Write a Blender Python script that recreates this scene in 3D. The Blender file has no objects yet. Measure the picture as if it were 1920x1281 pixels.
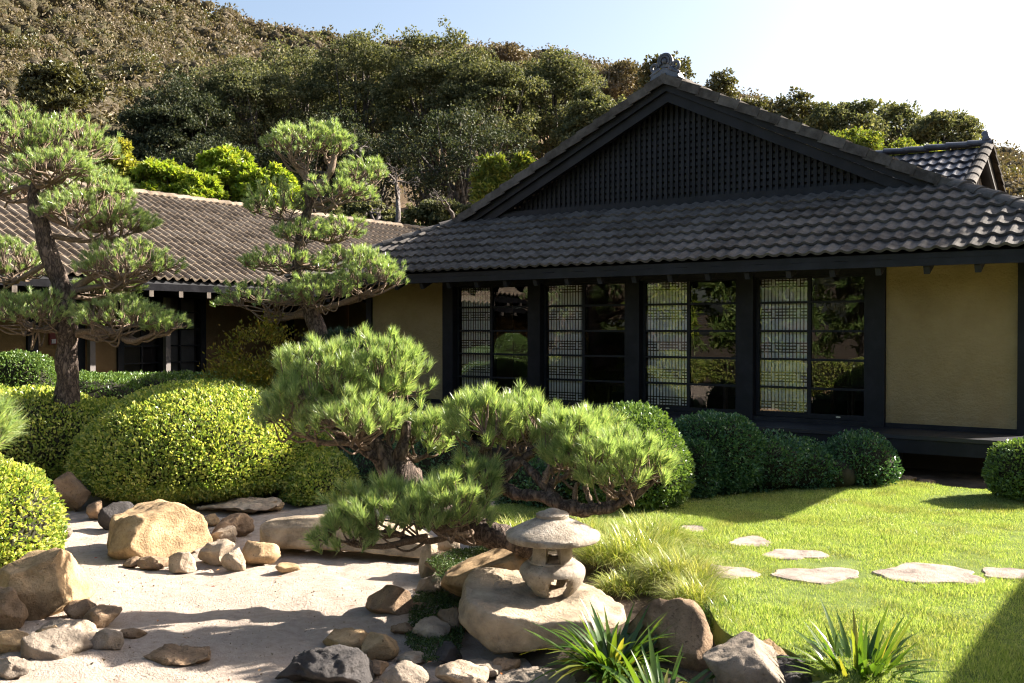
import bpy, bmesh, math, random
import numpy as np
from mathutils import Vector, Matrix

# ------------------------------------------------------------------ camera, sky, sun, exposure
SC = bpy.context.scene
COL = SC.collection
F_PX, CU, CV = 1866.67, 960.0, 640.5
YAW = math.radians(35.06)
PITCH = math.radians(0.72)
CAM = np.array([0.0, -15.0, 1.95])
FWD = np.array([-math.sin(YAW) * math.cos(PITCH), math.cos(YAW) * math.cos(PITCH), -math.sin(PITCH)])
RGT = np.array([math.cos(YAW), math.sin(YAW), 0.0])
UPV = np.cross(RGT, FWD)

cam_data = bpy.data.cameras.new('camera')
cam_data.sensor_width = 36.0
cam_data.lens = 35.0
cam_data.clip_start = 0.05
cam_data.clip_end = 3000
cam_data.dof.use_dof = True
cam_data.dof.focus_distance = 14.0
cam_data.dof.aperture_fstop = 4.0
cam = bpy.data.objects.new('camera', cam_data)
cam.location = CAM
cam.rotation_euler = (math.radians(90) - PITCH, 0, YAW)
COL.objects.link(cam)
SC.camera = cam

SUN = np.array([1.0, 1.42, 1.0])
SUN = SUN / np.linalg.norm(SUN)
SUN_EL = math.asin(SUN[2])
SUN_AZ = math.atan2(SUN[0], SUN[1])
world = bpy.data.worlds.new('World')
SC.world = world
world.use_nodes = True
wn = world.node_tree
bg = wn.nodes['Background']
sky = wn.nodes.new('ShaderNodeTexSky')
sky.sky_type = 'NISHITA'
sky.sun_disc = False
sky.sun_elevation = SUN_EL
sky.sun_rotation = SUN_AZ
sky.altitude = 100
sky.air_density = 1.0
sky.dust_density = 4.0
sky.ozone_density = 0.5
wn.links.new(sky.outputs[0], bg.inputs[0])
bg.inputs[1].default_value = 0.056
sun_data = bpy.data.lights.new('sun', 'SUN')
sun_data.energy = 5.0
sun_data.angle = math.radians(0.53)
sun_data.color = (1.0, 0.925, 0.83)
sun = bpy.data.objects.new('sun', sun_data)
sun.rotation_euler = Vector(-SUN).to_track_quat('-Z', 'Y').to_euler()
sun.location = (20, 30, 30)
COL.objects.link(sun)
SC.view_settings.view_transform = 'Standard'
SC.view_settings.look = 'None'
SC.view_settings.gamma = 1
SC.view_settings.exposure = 2.28
SC.render.engine = 'CYCLES'
SC.cycles.max_bounces = 6
SC.cycles.diffuse_bounces = 3
SC.cycles.glossy_bounces = 3
SC.cycles.transparent_max_bounces = 12
SC.cycles.caustics_reflective = False
SC.cycles.caustics_refractive = False
SC.cycles.sample_clamp_indirect = 6
SC.cycles.use_denoising = True
SC.cycles.filter_width = 1.1

rng = np.random.default_rng(7)
random.seed(7)

# ------------------------------------------------------------------ helpers
def P(u, v, d):
    """world point seen at photo pixel (u, v) at depth d metres"""
    return CAM + FWD * d + RGT * (d * (u - CU) / F_PX) + UPV * (d * (CV - v) / F_PX)

def G(u, v, z=0.0):
    """world point on the level plane z seen at photo pixel (u, v)"""
    r = FWD + RGT * ((u - CU) / F_PX) + UPV * ((CV - v) / F_PX)
    return CAM + r * ((z - CAM[2]) / r[2])

def depth_of(p):
    return float(np.dot(np.asarray(p) - CAM, FWD))

def _hash(ix, iy, iz, seed):
    h = (ix * 374761393 + iy * 668265263 + iz * 2147483647 + seed * 1274126177) & 0xFFFFFFFF
    h = ((h ^ (h >> 13)) * 1274126177) & 0xFFFFFFFF
    h = h ^ (h >> 16)
    return (h & 0xFFFF) / 65535.0

def vnoise(p, freq=1.0, seed=0):
    """value noise in [-1, 1] at points p (N,3)"""
    q = np.asarray(p, float) * freq + 100.0
    i = np.floor(q).astype(np.int64)
    f = q - i
    f = f * f * (3 - 2 * f)
    r = 0
    for dx in (0, 1):
        for dy in (0, 1):
            for dz in (0, 1):
                w = (f[:, 0] if dx else 1 - f[:, 0]) * (f[:, 1] if dy else 1 - f[:, 1]) * (f[:, 2] if dz else 1 - f[:, 2])
                r = r + w * _hash(i[:, 0] + dx, i[:, 1] + dy, i[:, 2] + dz, seed)
    return r * 2 - 1

def fbm(p, freq, seed=0, octaves=3):
    r, a = 0, 1.0
    for o in range(octaves):
        r = r + a * vnoise(p, freq * 2 ** o, seed + o * 17)
        a *= 0.5
    return r

def np_mesh(name, V, faces, smooth=False, mats=None, mat_idx=None):
    """mesh from (N,3) verts and a list of (M,k) index arrays"""
    me = bpy.data.meshes.new(name)
    V = np.asarray(V, np.float32)
    faces = [np.asarray(f, np.int32) for f in faces if len(f)]
    me.vertices.add(len(V))
    me.vertices.foreach_set('co', V.ravel())
    nl = sum(f.size for f in faces)
    npoly = sum(len(f) for f in faces)
    me.loops.add(nl)
    me.loops.foreach_set('vertex_index', np.concatenate([f.ravel() for f in faces]))
    me.polygons.add(npoly)
    starts, s = [], 0
    for f in faces:
        k = f.shape[1]
        starts.append(s + np.arange(len(f)) * k)
        s += f.size
    me.polygons.foreach_set('loop_start', np.concatenate(starts).astype(np.int32))
    me.polygons.foreach_set('use_smooth', np.full(npoly, smooth))
    if mat_idx is not None:
        me.polygons.foreach_set('material_index', np.asarray(mat_idx, np.int32))
    me.update(calc_edges=True)
    return me

WORLD = {}
def link(o, parent=None, M=None):
    """link o with world matrix M; parts are modelled in garden coordinates"""
    M = M or Matrix.Identity(4)
    COL.objects.link(o)
    o.matrix_basis = M
    if parent is not None:
        o.parent = parent
        o.matrix_parent_inverse = WORLD[parent.name].inverted()
    WORLD[o.name] = M.copy()
    return o

def tag(o, label=None, cat=None, group=None, kind=None):
    if label: o['label'] = label
    if cat: o['category'] = cat
    if group: o['group'] = group
    if kind: o['kind'] = kind
    return o

def obj(name, V, faces, mat, parent=None, smooth=False):
    me = np_mesh(name, V, faces, smooth)
    me.materials.append(mat)
    return link(bpy.data.objects.new(name, me), parent)

def inst(name, me, M, parent=None):
    return link(bpy.data.objects.new(name, me), parent, M)

def empty(name, loc, label=None, cat=None, group=None):
    """an Empty at the base of a thing that parents its parts"""
    o = bpy.data.objects.new(name, None)
    o.empty_display_size = 0.2
    link(o, None, Matrix.Translation(Vector([float(c) for c in loc])))
    return tag(o, label, cat, group)

class MB:
    """collects boxes, prisms and tubes for ONE mesh object"""
    def __init__(s):
        s.v, s.q, s.t, s.n = [], [], [], 0
    def raw(s, V, quads=(), tris=()):
        V = np.asarray(V, float)
        s.v.append(V)
        if len(quads): s.q.append(np.asarray(quads, int) + s.n)
        if len(tris): s.t.append(np.asarray(tris, int) + s.n)
        s.n += len(V)
        return s
    def box(s, x0, x1, y0, y1, z0, z1):
        V = [(x, y, z) for z in (z0, z1) for y in (y0, y1) for x in (x0, x1)]
        return s.raw(V, [(0, 2, 3, 1), (4, 5, 7, 6), (0, 1, 5, 4), (1, 3, 7, 5), (3, 2, 6, 7), (2, 0, 4, 6)])
    def beam(s, a, b, w, h, up=(0, 0, 1)):
        """box from a to b, w wide and h high"""
        a, b = np.array(a, float), np.array(b, float)
        d = b - a
        d /= np.linalg.norm(d)
        r = np.cross(d, up); r /= np.linalg.norm(r)
        n = np.cross(r, d)
        V = []
        for e in (a, b):
            for sy in (-.5, .5):
                for sx in (-.5, .5):
                    V.append(e + r * w * sx + n * h * sy)
        return s.raw(V, [(0, 2, 3, 1), (4, 5, 7, 6), (0, 1, 5, 4), (1, 3, 7, 5), (3, 2, 6, 7), (2, 0, 4, 6)])
    def prism(s, poly, ext):
        """closed polygon (list of 3d points) extruded by vector ext"""
        n = len(poly)
        A = np.array(poly, float)
        s.raw(np.vstack([A, A + np.array(ext, float)]), [(i, (i + 1) % n, n + (i + 1) % n, n + i) for i in range(n)])
        if n == 3: s.raw(np.vstack([A, A + np.array(ext)]), (), [(2, 1, 0), (3, 4, 5)])
        elif n == 4: s.raw(np.vstack([A, A + np.array(ext)]), [(3, 2, 1, 0), (4, 5, 6, 7)])
        else:
            c0, c1 = A.mean(0), (A + np.array(ext)).mean(0)
            V = np.vstack([A, A + np.array(ext), [c0], [c1]])
            s.raw(V, (), [((i + 1) % n, i, 2 * n) for i in range(n)] + [(n + i, n + (i + 1) % n, 2 * n + 1) for i in range(n)])
        return s
    def tube(s, pts, rad, sides=8, cap=True, jitter=0.0, seed=0):
        V, Q, T = tube_geo(pts, rad, sides, jitter, seed)
        return s.raw(V, Q, T if cap else ())
    def data(s):
        fs = []
        if s.q: fs.append(np.vstack(s.q))
        if s.t: fs.append(np.vstack(s.t))
        return np.vstack(s.v), fs
    def build(s, name, mat, parent=None, smooth=False):
        V, fs = s.data()
        return obj(name, V, fs, mat, parent, smooth)
    def mesh(s, name, mat, smooth=False):
        V, fs = s.data()
        me = np_mesh(name, V, fs, smooth)
        me.materials.append(mat)
        return me

def tube_geo(pts, rad, sides=8, jitter=0.0, seed=0):
    pts = np.asarray(pts, float)
    n = len(pts)
    rad = np.broadcast_to(np.asarray(rad, float), (n,))
    tan = np.gradient(pts, axis=0)
    tan /= np.linalg.norm(tan, axis=1)[:, None] + 1e-12
    ref = np.array([0, 0, 1.0]) if abs(tan[0][2]) < 0.9 else np.array([1.0, 0, 0])
    r = np.cross(tan[0], ref); r /= np.linalg.norm(r)
    V = []
    ang = np.arange(sides) * 2 * math.pi / sides
    for i in range(n):
        r = r - tan[i] * np.dot(r, tan[i]); r /= np.linalg.norm(r) + 1e-12
        b = np.cross(tan[i], r)
        V.append(pts[i] + rad[i] * (np.cos(ang)[:, None] * r + np.sin(ang)[:, None] * b))
    V = np.vstack(V)
    if jitter:
        c = np.repeat(pts, sides, axis=0)
        V = c + (V - c) * (1 + jitter * fbm(V, 0.9 / max(rad.max(), .01), seed, 3))[:, None]
    Q = []
    for i in range(n - 1):
        for k in range(sides):
            k2 = (k + 1) % sides
            Q.append((i * sides + k, i * sides + k2, (i + 1) * sides + k2, (i + 1) * sides + k))
    V = np.vstack([V, pts[:1], pts[-1:]])
    T = [((k + 1) % sides, k, n * sides) for k in range(sides)] + \
        [((n - 1) * sides + k, (n - 1) * sides + (k + 1) % sides, n * sides + 1) for k in range(sides)]
    return V, Q, T

def smooth_path(pts, per=6):
    """Catmull-Rom through the points (any column count)"""
    p = np.asarray(pts, float)
    p = np.vstack([2 * p[0] - p[1], p, 2 * p[-1] - p[-2]])
    out = []
    for i in range(1, len(p) - 2):
        for t in np.linspace(0, 1, per, endpoint=False):
            a, b, c, d = p[i - 1], p[i], p[i + 1], p[i + 2]
            out.append(.5 * ((2 * b) + (-a + c) * t + (2 * a - 5 * b + 4 * c - d) * t * t + (-a + 3 * b - 3 * c + d) * t ** 3))
    out.append(p[-2])
    return np.array(out)

def unit(v):
    return v / (np.linalg.norm(v, axis=-1, keepdims=True) + 1e-12)

def scatter(tv, faces, pos, ydir, zdir, sx, sy=None, sz=None):
    """copies of template (tv, faces) at pos with local y along ydir and z near zdir"""
    N = len(pos)
    sx = np.broadcast_to(sx, (N,)); sy = sx if sy is None else np.broadcast_to(sy, (N,)); sz = sx if sz is None else np.broadcast_to(sz, (N,))
    y = unit(ydir)
    x = unit(np.cross(y, zdir))
    z = np.cross(x, y)
    tv = np.asarray(tv, float)
    V = pos[:, None, :] + tv[None, :, 0:1] * (x * sx[:, None])[:, None, :] + tv[None, :, 1:2] * (y * sy[:, None])[:, None, :] \
        + tv[None, :, 2:3] * (z * sz[:, None])[:, None, :]
    k = len(tv)
    off = (np.arange(N) * k)[:, None, None]
    fs = [(np.asarray(f)[None] + off).reshape(-1, np.asarray(f).shape[1]) for f in faces]
    return V.reshape(-1, 3), fs

LEAF = (np.array([(0, 0, 0), (-.5, .5, .14), (0, 1, -.06), (.5, .5, .14)]), [np.array([(0, 2, 1), (0, 3, 2)])])
NEEDLE = (np.array([(-.5, 0, 0), (.5, 0, 0), (0, 1, 0)]), [np.array([(0, 1, 2)])])

def rand_dirs(n):
    v = rng.normal(size=(n, 3))
    return unit(v)

def join(parts):
    """[(V, [faces])] -> one (V, [faces])"""
    Vs, fs, n = [], {}, 0
    for V, f in parts:
        Vs.append(V)
        for a in f:
            a = np.asarray(a)
            if len(a): fs.setdefault(a.shape[1], []).append(a + n)
        n += len(V)
    return np.vstack(Vs), [np.vstack(a) for a in fs.values()]

# ------------------------------------------------------------------ materials
MATS = {}
def nodes_of(name):
    m = bpy.data.materials.new(name)
    m.use_nodes = True
    nt = m.node_tree
    return m, nt, nt.nodes['Principled BSDF'], nt.nodes['Material Output']

def ramp(nt, stops):
    r = nt.nodes.new('ShaderNodeValToRGB')
    el = r.color_ramp.elements
    while len(el) < len(stops): el.new(0.5)
    for e, (p, c) in zip(el, stops):
        e.position = p
        e.color = (*c, 1)
    return r

def surface(name, cols, rough=0.8, scale=4.0, detail=6, bump=0.3, bump_scale=40, bump_dist=0.01, spec=0.3, coord='Object', rand=0.0, stretch=None, spots=None, metallic=0.0):
    """noise-mottled principled surface with fine relief; cols = [dark, mid, light]"""
    m, nt, b, out = nodes_of(name)
    N, L = nt.nodes, nt.links
    tc = N.new('ShaderNodeTexCoord')
    mp = N.new('ShaderNodeMapping')
    if stretch: mp.inputs['Scale'].default_value = stretch
    if coord == 'World':
        L.new(N.new('ShaderNodeNewGeometry').outputs['Position'], mp.inputs['Vector'])
    else:
        L.new(tc.outputs[coord], mp.inputs['Vector'])
    no = N.new('ShaderNodeTexNoise')
    no.inputs['Scale'].default_value = scale
    no.inputs['Detail'].default_value = detail
    no.inputs['Roughness'].default_value = 0.65
    L.new(mp.outputs[0], no.inputs['Vector'])
    src = no.outputs['Fac']
    if rand:
        oi = N.new('ShaderNodeObjectInfo')
        ma = N.new('ShaderNodeMath'); ma.operation = 'MULTIPLY_ADD'
        ma.inputs[1].default_value = rand; 
        L.new(oi.outputs['Random'], ma.inputs[0]); L.new(no.outputs['Fac'], ma.inputs[2])
        mb = N.new('ShaderNodeMath'); mb.operation = 'SUBTRACT'; mb.inputs[1].default_value = rand / 2
        L.new(ma.outputs[0], mb.inputs[0])
        src = mb.outputs[0]
    r = ramp(nt, [(0.32, cols[0]), (0.5, cols[1]), (0.68, cols[2])])
    L.new(src, r.inputs[0])
    colout = r.outputs[0]
    n2 = N.new('ShaderNodeTexNoise')
    n2.inputs['Scale'].default_value = bump_scale
    n2.inputs['Detail'].default_value = 8
    n2.inputs['Roughness'].default_value = 0.7
    L.new(mp.outputs[0], n2.inputs['Vector'])
    if spots:
        sp = ramp(nt, [(spots[1], (0, 0, 0)), (spots[1] + .08, (1, 1, 1))])
        L.new(n2.outputs['Fac'], sp.inputs[0])
        mx = N.new('ShaderNodeMix'); mx.data_type = 'RGBA'
        mx.inputs['B'].default_value = (*spots[0], 1)
        L.new(sp.outputs[0], mx.inputs['Factor']); L.new(colout, mx.inputs['A'])
        colout = mx.outputs['Result']
    L.new(colout, b.inputs['Base Color'])
    b.inputs['Roughness'].default_value = rough
    b.inputs['Specular IOR Level'].default_value = spec
    b.inputs['Metallic'].default_value = metallic
    if bump:
        bu = N.new('ShaderNodeBump')
        bu.inputs['Strength'].default_value = bump
        bu.inputs['Distance'].default_value = bump_dist
        L.new(n2.outputs['Fac'], bu.inputs['Height'])
        L.new(bu.outputs[0], b.inputs['Normal'])
    MATS[name] = m
    return m

def foliage(name, cols, trans=0.35, tcol=None, rough=0.45, spec=0.35, patch=None, patch_scale=0.4, shift=0.0, gain=1.0):
    """leaves: colour varies leaf by leaf; patch = second palette mixed in by large noise"""
    m, nt, b, out = nodes_of(name)
    N, L = nt.nodes, nt.links
    ge = N.new('ShaderNodeNewGeometry')
    n = len(cols)
    cols = [tuple(x * gain for x in c) for c in cols]
    r = ramp(nt, [(i / max(n - 1, 1), c) for i, c in enumerate(cols)])
    L.new(ge.outputs['Random Per Island'], r.inputs[0])
    col = r.outputs[0]
    if patch:
        r2 = ramp(nt, [(i / max(len(patch) - 1, 1), c) for i, c in enumerate(patch)])
        L.new(ge.outputs['Random Per Island'], r2.inputs[0])
        tc = N.new('ShaderNodeTexCoord')
        no = N.new('ShaderNodeTexNoise')
        no.inputs['Scale'].default_value = patch_scale
        no.inputs['Detail'].default_value = 4
        L.new(tc.outputs['Object'], no.inputs['Vector'])
        st = ramp(nt, [(0.42 + shift, (0, 0, 0)), (0.58 + shift, (1, 1, 1))])
        L.new(no.outputs['Fac'], st.inputs[0])
        mx = N.new('ShaderNodeMix'); mx.data_type = 'RGBA'
        L.new(st.outputs[0], mx.inputs['Factor']); L.new(col, mx.inputs['A']); L.new(r2.outputs[0], mx.inputs['B'])
        col = mx.outputs['Result']
    L.new(col, b.inputs['Base Color'])
    b.inputs['Roughness'].default_value = rough
    b.inputs['Specular IOR Level'].default_value = spec
    if trans:
        t = N.new('ShaderNodeBsdfTranslucent')
        g = N.new('ShaderNodeMix'); g.data_type = 'RGBA'; g.blend_type = 'MULTIPLY'
        g.inputs['Factor'].default_value = 1.0
        g.inputs['B'].default_value = (*(tcol or (1.25, 1.2, 0.55)), 1)
        L.new(col, g.inputs['A'])
        L.new(g.outputs['Result'], t.inputs['Color'])
        ms = N.new('ShaderNodeMixShader')
        ms.inputs[0].default_value = trans
        L.new(b.outputs[0], ms.inputs[1]); L.new(t.outputs[0], ms.inputs[2])
        L.new(ms.outputs[0], out.inputs[0])
    MATS[name] = m
    return m

def bark(name, cols, scale=14, dist=0.03):
    m, nt, b, out = nodes_of(name)
    N, L = nt.nodes, nt.links
    tc = N.new('ShaderNodeTexCoord')
    mp = N.new('ShaderNodeMapping'); mp.inputs['Scale'].default_value = (1, 1, .45)
    L.new(tc.outputs['Object'], mp.inputs[0])
    vo = N.new('ShaderNodeTexVoronoi'); vo.feature = 'DISTANCE_TO_EDGE'
    vo.inputs['Scale'].default_value = scale
    no = N.new('ShaderNodeTexNoise'); no.inputs['Scale'].default_value = scale * 1.5; no.inputs['Detail'].default_value = 6
    L.new(mp.outputs[0], no.inputs['Vector'])
    mx0 = N.new('ShaderNodeMix'); mx0.data_type = 'VECTOR'; mx0.inputs['Factor'].default_value = 0.12
    L.new(mp.outputs[0], mx0.inputs['A']); L.new(no.outputs['Color'], mx0.inputs['B'])
    L.new(mx0.outputs['Result'], vo.inputs['Vector'])
    r = ramp(nt, [(0.0, cols[0]), (0.12, cols[1]), (0.5, cols[2])])
    L.new(vo.outputs['Distance'], r.inputs[0])
    mx = N.new('ShaderNodeMix'); mx.data_type = 'RGBA'; mx.blend_type = 'OVERLAY'; mx.inputs['Factor'].default_value = .6
    L.new(r.outputs[0], mx.inputs['A']); L.new(no.outputs['Fac'], mx.inputs['B'])
    L.new(mx.outputs['Result'], b.inputs['Base Color'])
    b.inputs['Roughness'].default_value = .9
    b.inputs['Specular IOR Level'].default_value = .15
    ad = N.new('ShaderNodeMath'); ad.operation = 'MULTIPLY_ADD'; ad.inputs[1].default_value = .35
    L.new(no.outputs['Fac'], ad.inputs[0]); L.new(vo.outputs['Distance'], ad.inputs[2])
    bu = N.new('ShaderNodeBump'); bu.inputs['Strength'].default_value = .9; bu.inputs['Distance'].default_value = dist
    L.new(ad.outputs[0], bu.inputs['Height']); L.new(bu.outputs[0], b.inputs['Normal'])
    return m

M_black = surface('black_timber', [(.0075, .008, .01), (.012, .0125, .0155), (.019, .0195, .024)], rough=.6, scale=3, bump=.25, bump_scale=30, bump_dist=.004, spec=.22, stretch=(1, 1, 1))
M_rafter = surface('rafter_timber', [(.02, .02, .023), (.03, .03, .034), (.042, .042, .047)], rough=.7, scale=6, bump=.2, spec=.2)
M_deck = surface('deck_timber', [(.01, .01, .012), (.017, .017, .021), (.028, .028, .033)], rough=.5, scale=3, bump=.3, bump_scale=22, bump_dist=.004, spec=.4, stretch=(.3, 3, 3))
M_ochre = surface('ochre_stucco', [(.31, .228, .112), (.37, .278, .145), (.425, .325, .175)], rough=.95, scale=1.3, detail=9, bump=1.0, bump_scale=16, bump_dist=.05, spec=.1)
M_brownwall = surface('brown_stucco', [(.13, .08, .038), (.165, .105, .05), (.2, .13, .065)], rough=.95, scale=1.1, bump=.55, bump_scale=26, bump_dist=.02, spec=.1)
M_tile = surface('dark_tile', [(.05, .044, .039), (.086, .077, .069), (.125, .113, .102)], rough=.9, scale=7, bump=.5, bump_scale=90, bump_dist=.006, spec=.12, rand=.2, spots=((.17, .15, .115), .63), coord='World')
M_tan_tile = surface('tan_tile', [(.105, .08, .057), (.175, .138, .103), (.235, .193, .148)], rough=.85, scale=5, bump=.5, bump_scale=80, bump_dist=.006, spec=.15, rand=.25, spots=((.27, .2, .11), .64), coord='World')
M_blue_tile = surface('slate_tile', [(.03, .03, .036), (.05, .05, .058), (.075, .075, .085)], rough=.38, scale=7, bump=.4, bump_scale=80, bump_dist=.004, spec=.5, rand=.25, coord='World')
M_boards = surface('grey_boards', [(.3, .28, .26), (.4, .38, .36), (.48, .45, .43)], rough=.8, scale=3, bump=.3, bump_scale=20, bump_dist=.004)
M_paper = surface('shoji_paper', [(.82, .81, .83), (.87, .86, .88), (.9, .89, .91)], rough=.9, scale=8, bump=.1, bump_scale=60, spec=.1)
M_shojiwood = surface('shoji_wood', [(.03, .016, .012), (.045, .024, .018), (.06, .034, .026)], rough=.6, scale=6, bump=.1)
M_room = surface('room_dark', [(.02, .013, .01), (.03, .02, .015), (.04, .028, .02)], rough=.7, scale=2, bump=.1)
M_matteblack = surface('matte_black_timber', [(.006, .006, .007), (.009, .009, .0105), (.013, .013, .015)], rough=.95, scale=4, bump=.2, spec=.04)  # darker, rougher black timber for the wing's fascia and rafters
M_endgrain = surface('end_grain', [(.07, .058, .05), (.1, .085, .072), (.13, .11, .095)], rough=.9, scale=10, bump=.2, spec=.1)
M_greypost = surface('grey_post', [(.13, .115, .105), (.17, .15, .14), (.21, .185, .17)], rough=.8, scale=4, bump=.25)
M_red = surface('red_enamel', [(.1, .012, .012), (.14, .018, .017), (.18, .028, .024)], rough=.35, scale=5, bump=.05, spec=.5)
M_orn = surface('ridge_ceramic', [(.04, .043, .055), (.075, .08, .1), (.13, .135, .16)], rough=.42, scale=6, bump=.3, bump_scale=40, bump_dist=.008, spec=.5)
M_lichen = surface('yellow_lichen', [(.3, .22, .05), (.5, .38, .06), (.6, .48, .1)], rough=.9, scale=12, bump=.4)
M_metal = surface('dull_metal', [(.4, .4, .42), (.5, .5, .52), (.6, .6, .62)], rough=.35, scale=6, bump=.05, metallic=.9)

def make_glass():
    m, nt, b, out = nodes_of('old_glass')
    N, L = nt.nodes, nt.links
    nt.nodes.remove(b)
    tr = N.new('ShaderNodeBsdfTransparent'); tr.inputs[0].default_value = (.97, .98, .975, 1)
    gl = N.new('ShaderNodeBsdfGlossy'); gl.inputs['Roughness'].default_value = 0.0
    fr = N.new('ShaderNodeFresnel'); fr.inputs['IOR'].default_value = 1.8
    tc = N.new('ShaderNodeTexCoord')
    mp = N.new('ShaderNodeMapping'); mp.inputs['Scale'].default_value = (1.2, 1, 2.2)
    no = N.new('ShaderNodeTexNoise'); no.inputs['Scale'].default_value = 1.6; no.inputs['Detail'].default_value = 1
    L.new(tc.outputs['Object'], mp.inputs[0]); L.new(mp.outputs[0], no.inputs['Vector'])
    bu = N.new('ShaderNodeBump'); bu.inputs['Strength'].default_value = .06; bu.inputs['Distance'].default_value = .015
    L.new(no.outputs['Fac'], bu.inputs['Height']); L.new(bu.outputs[0], gl.inputs['Normal'])
    ms = N.new('ShaderNodeMixShader')
    L.new(fr.outputs[0], ms.inputs[0]); L.new(tr.outputs[0], ms.inputs[1]); L.new(gl.outputs[0], ms.inputs[2])
    L.new(ms.outputs[0], out.inputs[0])
    return m
M_glass = make_glass()
# ------------------------------------------------------------------ ground, lawn, sand, hill
M_soil = surface('soil', [(.05, .036, .024), (.08, .06, .042), (.12, .09, .065)], rough=.95, scale=3, bump=.6, bump_scale=18, bump_dist=.04, spec=.1)
M_lawnsoil = surface('lawn_soil', [(.07, .1, .025), (.11, .145, .04), (.15, .185, .055)], rough=.95, scale=6, bump=.5, bump_scale=40, bump_dist=.02, spec=.05)
M_sand = surface('decomposed_granite', [(.34, .272, .22), (.4, .328, .27), (.45, .375, .312)], rough=.95, scale=14, detail=10, bump=1.0, bump_scale=48, bump_dist=.03, spec=.1, spots=((.24, .17, .12), .64))
M_path = surface('grey_gravel', [(.3, .27, .25), (.4, .37, .345), (.5, .47, .44)], rough=.95, scale=2, bump=.9, bump_scale=60, bump_dist=.02, spec=.1)
M_hill = surface('hill_earth', [(.12, .085, .05), (.17, .12, .075), (.22, .16, .1)], rough=.95, scale=.15, bump=.5, bump_scale=2, bump_dist=.5, spec=.05, coord='World')
GZ = -0.42     # level of the garden bed
SZ = -0.36     # level of the sand

n_r, n_a = 26, 96
rr = np.concatenate([[0.01], np.geomspace(3, 900, n_r - 1)])
V, Q = [], []
for i in range(n_r):
    for k in range(n_a):
        a = 2 * math.pi * k / n_a
        V.append((CAM[0] - 6 + rr[i] * math.cos(a), -8 + rr[i] * math.sin(a), GZ))
for i in range(n_r - 1):
    for k in range(n_a):
        k2 = (k + 1) % n_a
        Q.append((i * n_a + k, (i + 1) * n_a + k, (i + 1) * n_a + k2, i * n_a + k2))
tag(obj('ground', np.array(V), [np.array(Q)], M_soil), kind='structure')

def in_poly(x, y, poly):
    poly = np.asarray(poly)
    c = np.zeros(len(x), bool)
    n = len(poly)
    for i in range(n):
        x1, y1 = poly[i]; x2, y2 = poly[(i + 1) % n]
        t = ((y1 > y) != (y2 > y)) & (x < (x2 - x1) * (y - y1) / (y2 - y1 + 1e-12) + x1)
        c ^= t
    return c

# lawn: front-left edge traced on the ground, back edge along the deck, out of frame on the right
lawn_edge = [G(u, v, 0)[:2] for u, v in [(1900, 1420), (1640, 1330), (1540, 1262), (1470, 1215), (1370, 1190), (1335, 1150), (1318, 1100), (1285, 1062), (1240, 1030), (1130, 1010), (1010, 985), (935, 962), (905, 955), (960, 945), (1060, 950), (1160, 948), (1240, 928), (1330, 909), (1430, 896), (1540, 893), (1640, 896), (1730, 908), (1860, 919), (1990, 930)]]
lawn_poly = np.array(lawn_edge + [np.array((1.6, -5.0)), np.array((1.6, -13.5)), np.array((0.2, -12.6))])
def smooth_closed(poly, per=5):
    p = np.vstack([poly[-1:], poly, poly[:2]])
    out = []
    for i in range(1, len(p) - 2):
        for t in np.linspace(0, 1, per, endpoint=False):
            a, b, c, d = p[i - 1], p[i], p[i + 1], p[i + 2]
            out.append(.5 * ((2 * b) + (-a + c) * t + (2 * a - 5 * b + 4 * c - d) * t * t + (-a + 3 * b - 3 * c + d) * t ** 3))
    return np.array(out)
def lawn_z(x, y):
    p = np.stack([x, y, np.zeros_like(x)], 1)
    return .018 * vnoise(p, .7, 3) + .01 * vnoise(p, 2.0, 4)
lp = smooth_closed(lawn_poly)
bm = bmesh.new()
vs = [bm.verts.new((p[0], p[1], 0)) for p in lp]
f = bm.faces.new(vs)
bmesh.ops.triangulate(bm, faces=[f])
bmesh.ops.subdivide_edges(bm, edges=[e for e in bm.edges if e.calc_length() > .8], cuts=2, use_grid_fill=True)
bmesh.ops.triangulate(bm, faces=bm.faces[:])
bmesh.ops.recalc_face_normals(bm, faces=bm.faces[:])
bd = [e for e in bm.edges if e.is_boundary]
for v in bm.verts: v.co.z = float(lawn_z(np.array([v.co.x]), np.array([v.co.y]))[0])
ext = bmesh.ops.extrude_edge_only(bm, edges=bd)
cen = lp.mean(0)
for v in [g for g in ext['geom'] if isinstance(g, bmesh.types.BMVert)]:
    d = Vector((v.co.x - cen[0], v.co.y - cen[1], 0)).normalized()
    v.co += d * .22; v.co.z = GZ - .02
me = bpy.data.meshes.new('lawn'); bm.to_mesh(me); bm.free()
me.materials.append(M_lawnsoil)
lawn = link(bpy.data.objects.new('lawn', me)); tag(lawn, kind='structure')

# the bare bed under the deck and along the house, level with the lawn
bed = MB(); bed.box(-8.6, 2.0, -3.0, 1.0, GZ - .05, -.05); bed.box(-15.8, -8.6, -1.5, 1.0, GZ - .05, -.06)
tag(bed.build('planting_bed', M_soil), kind='structure')

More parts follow.
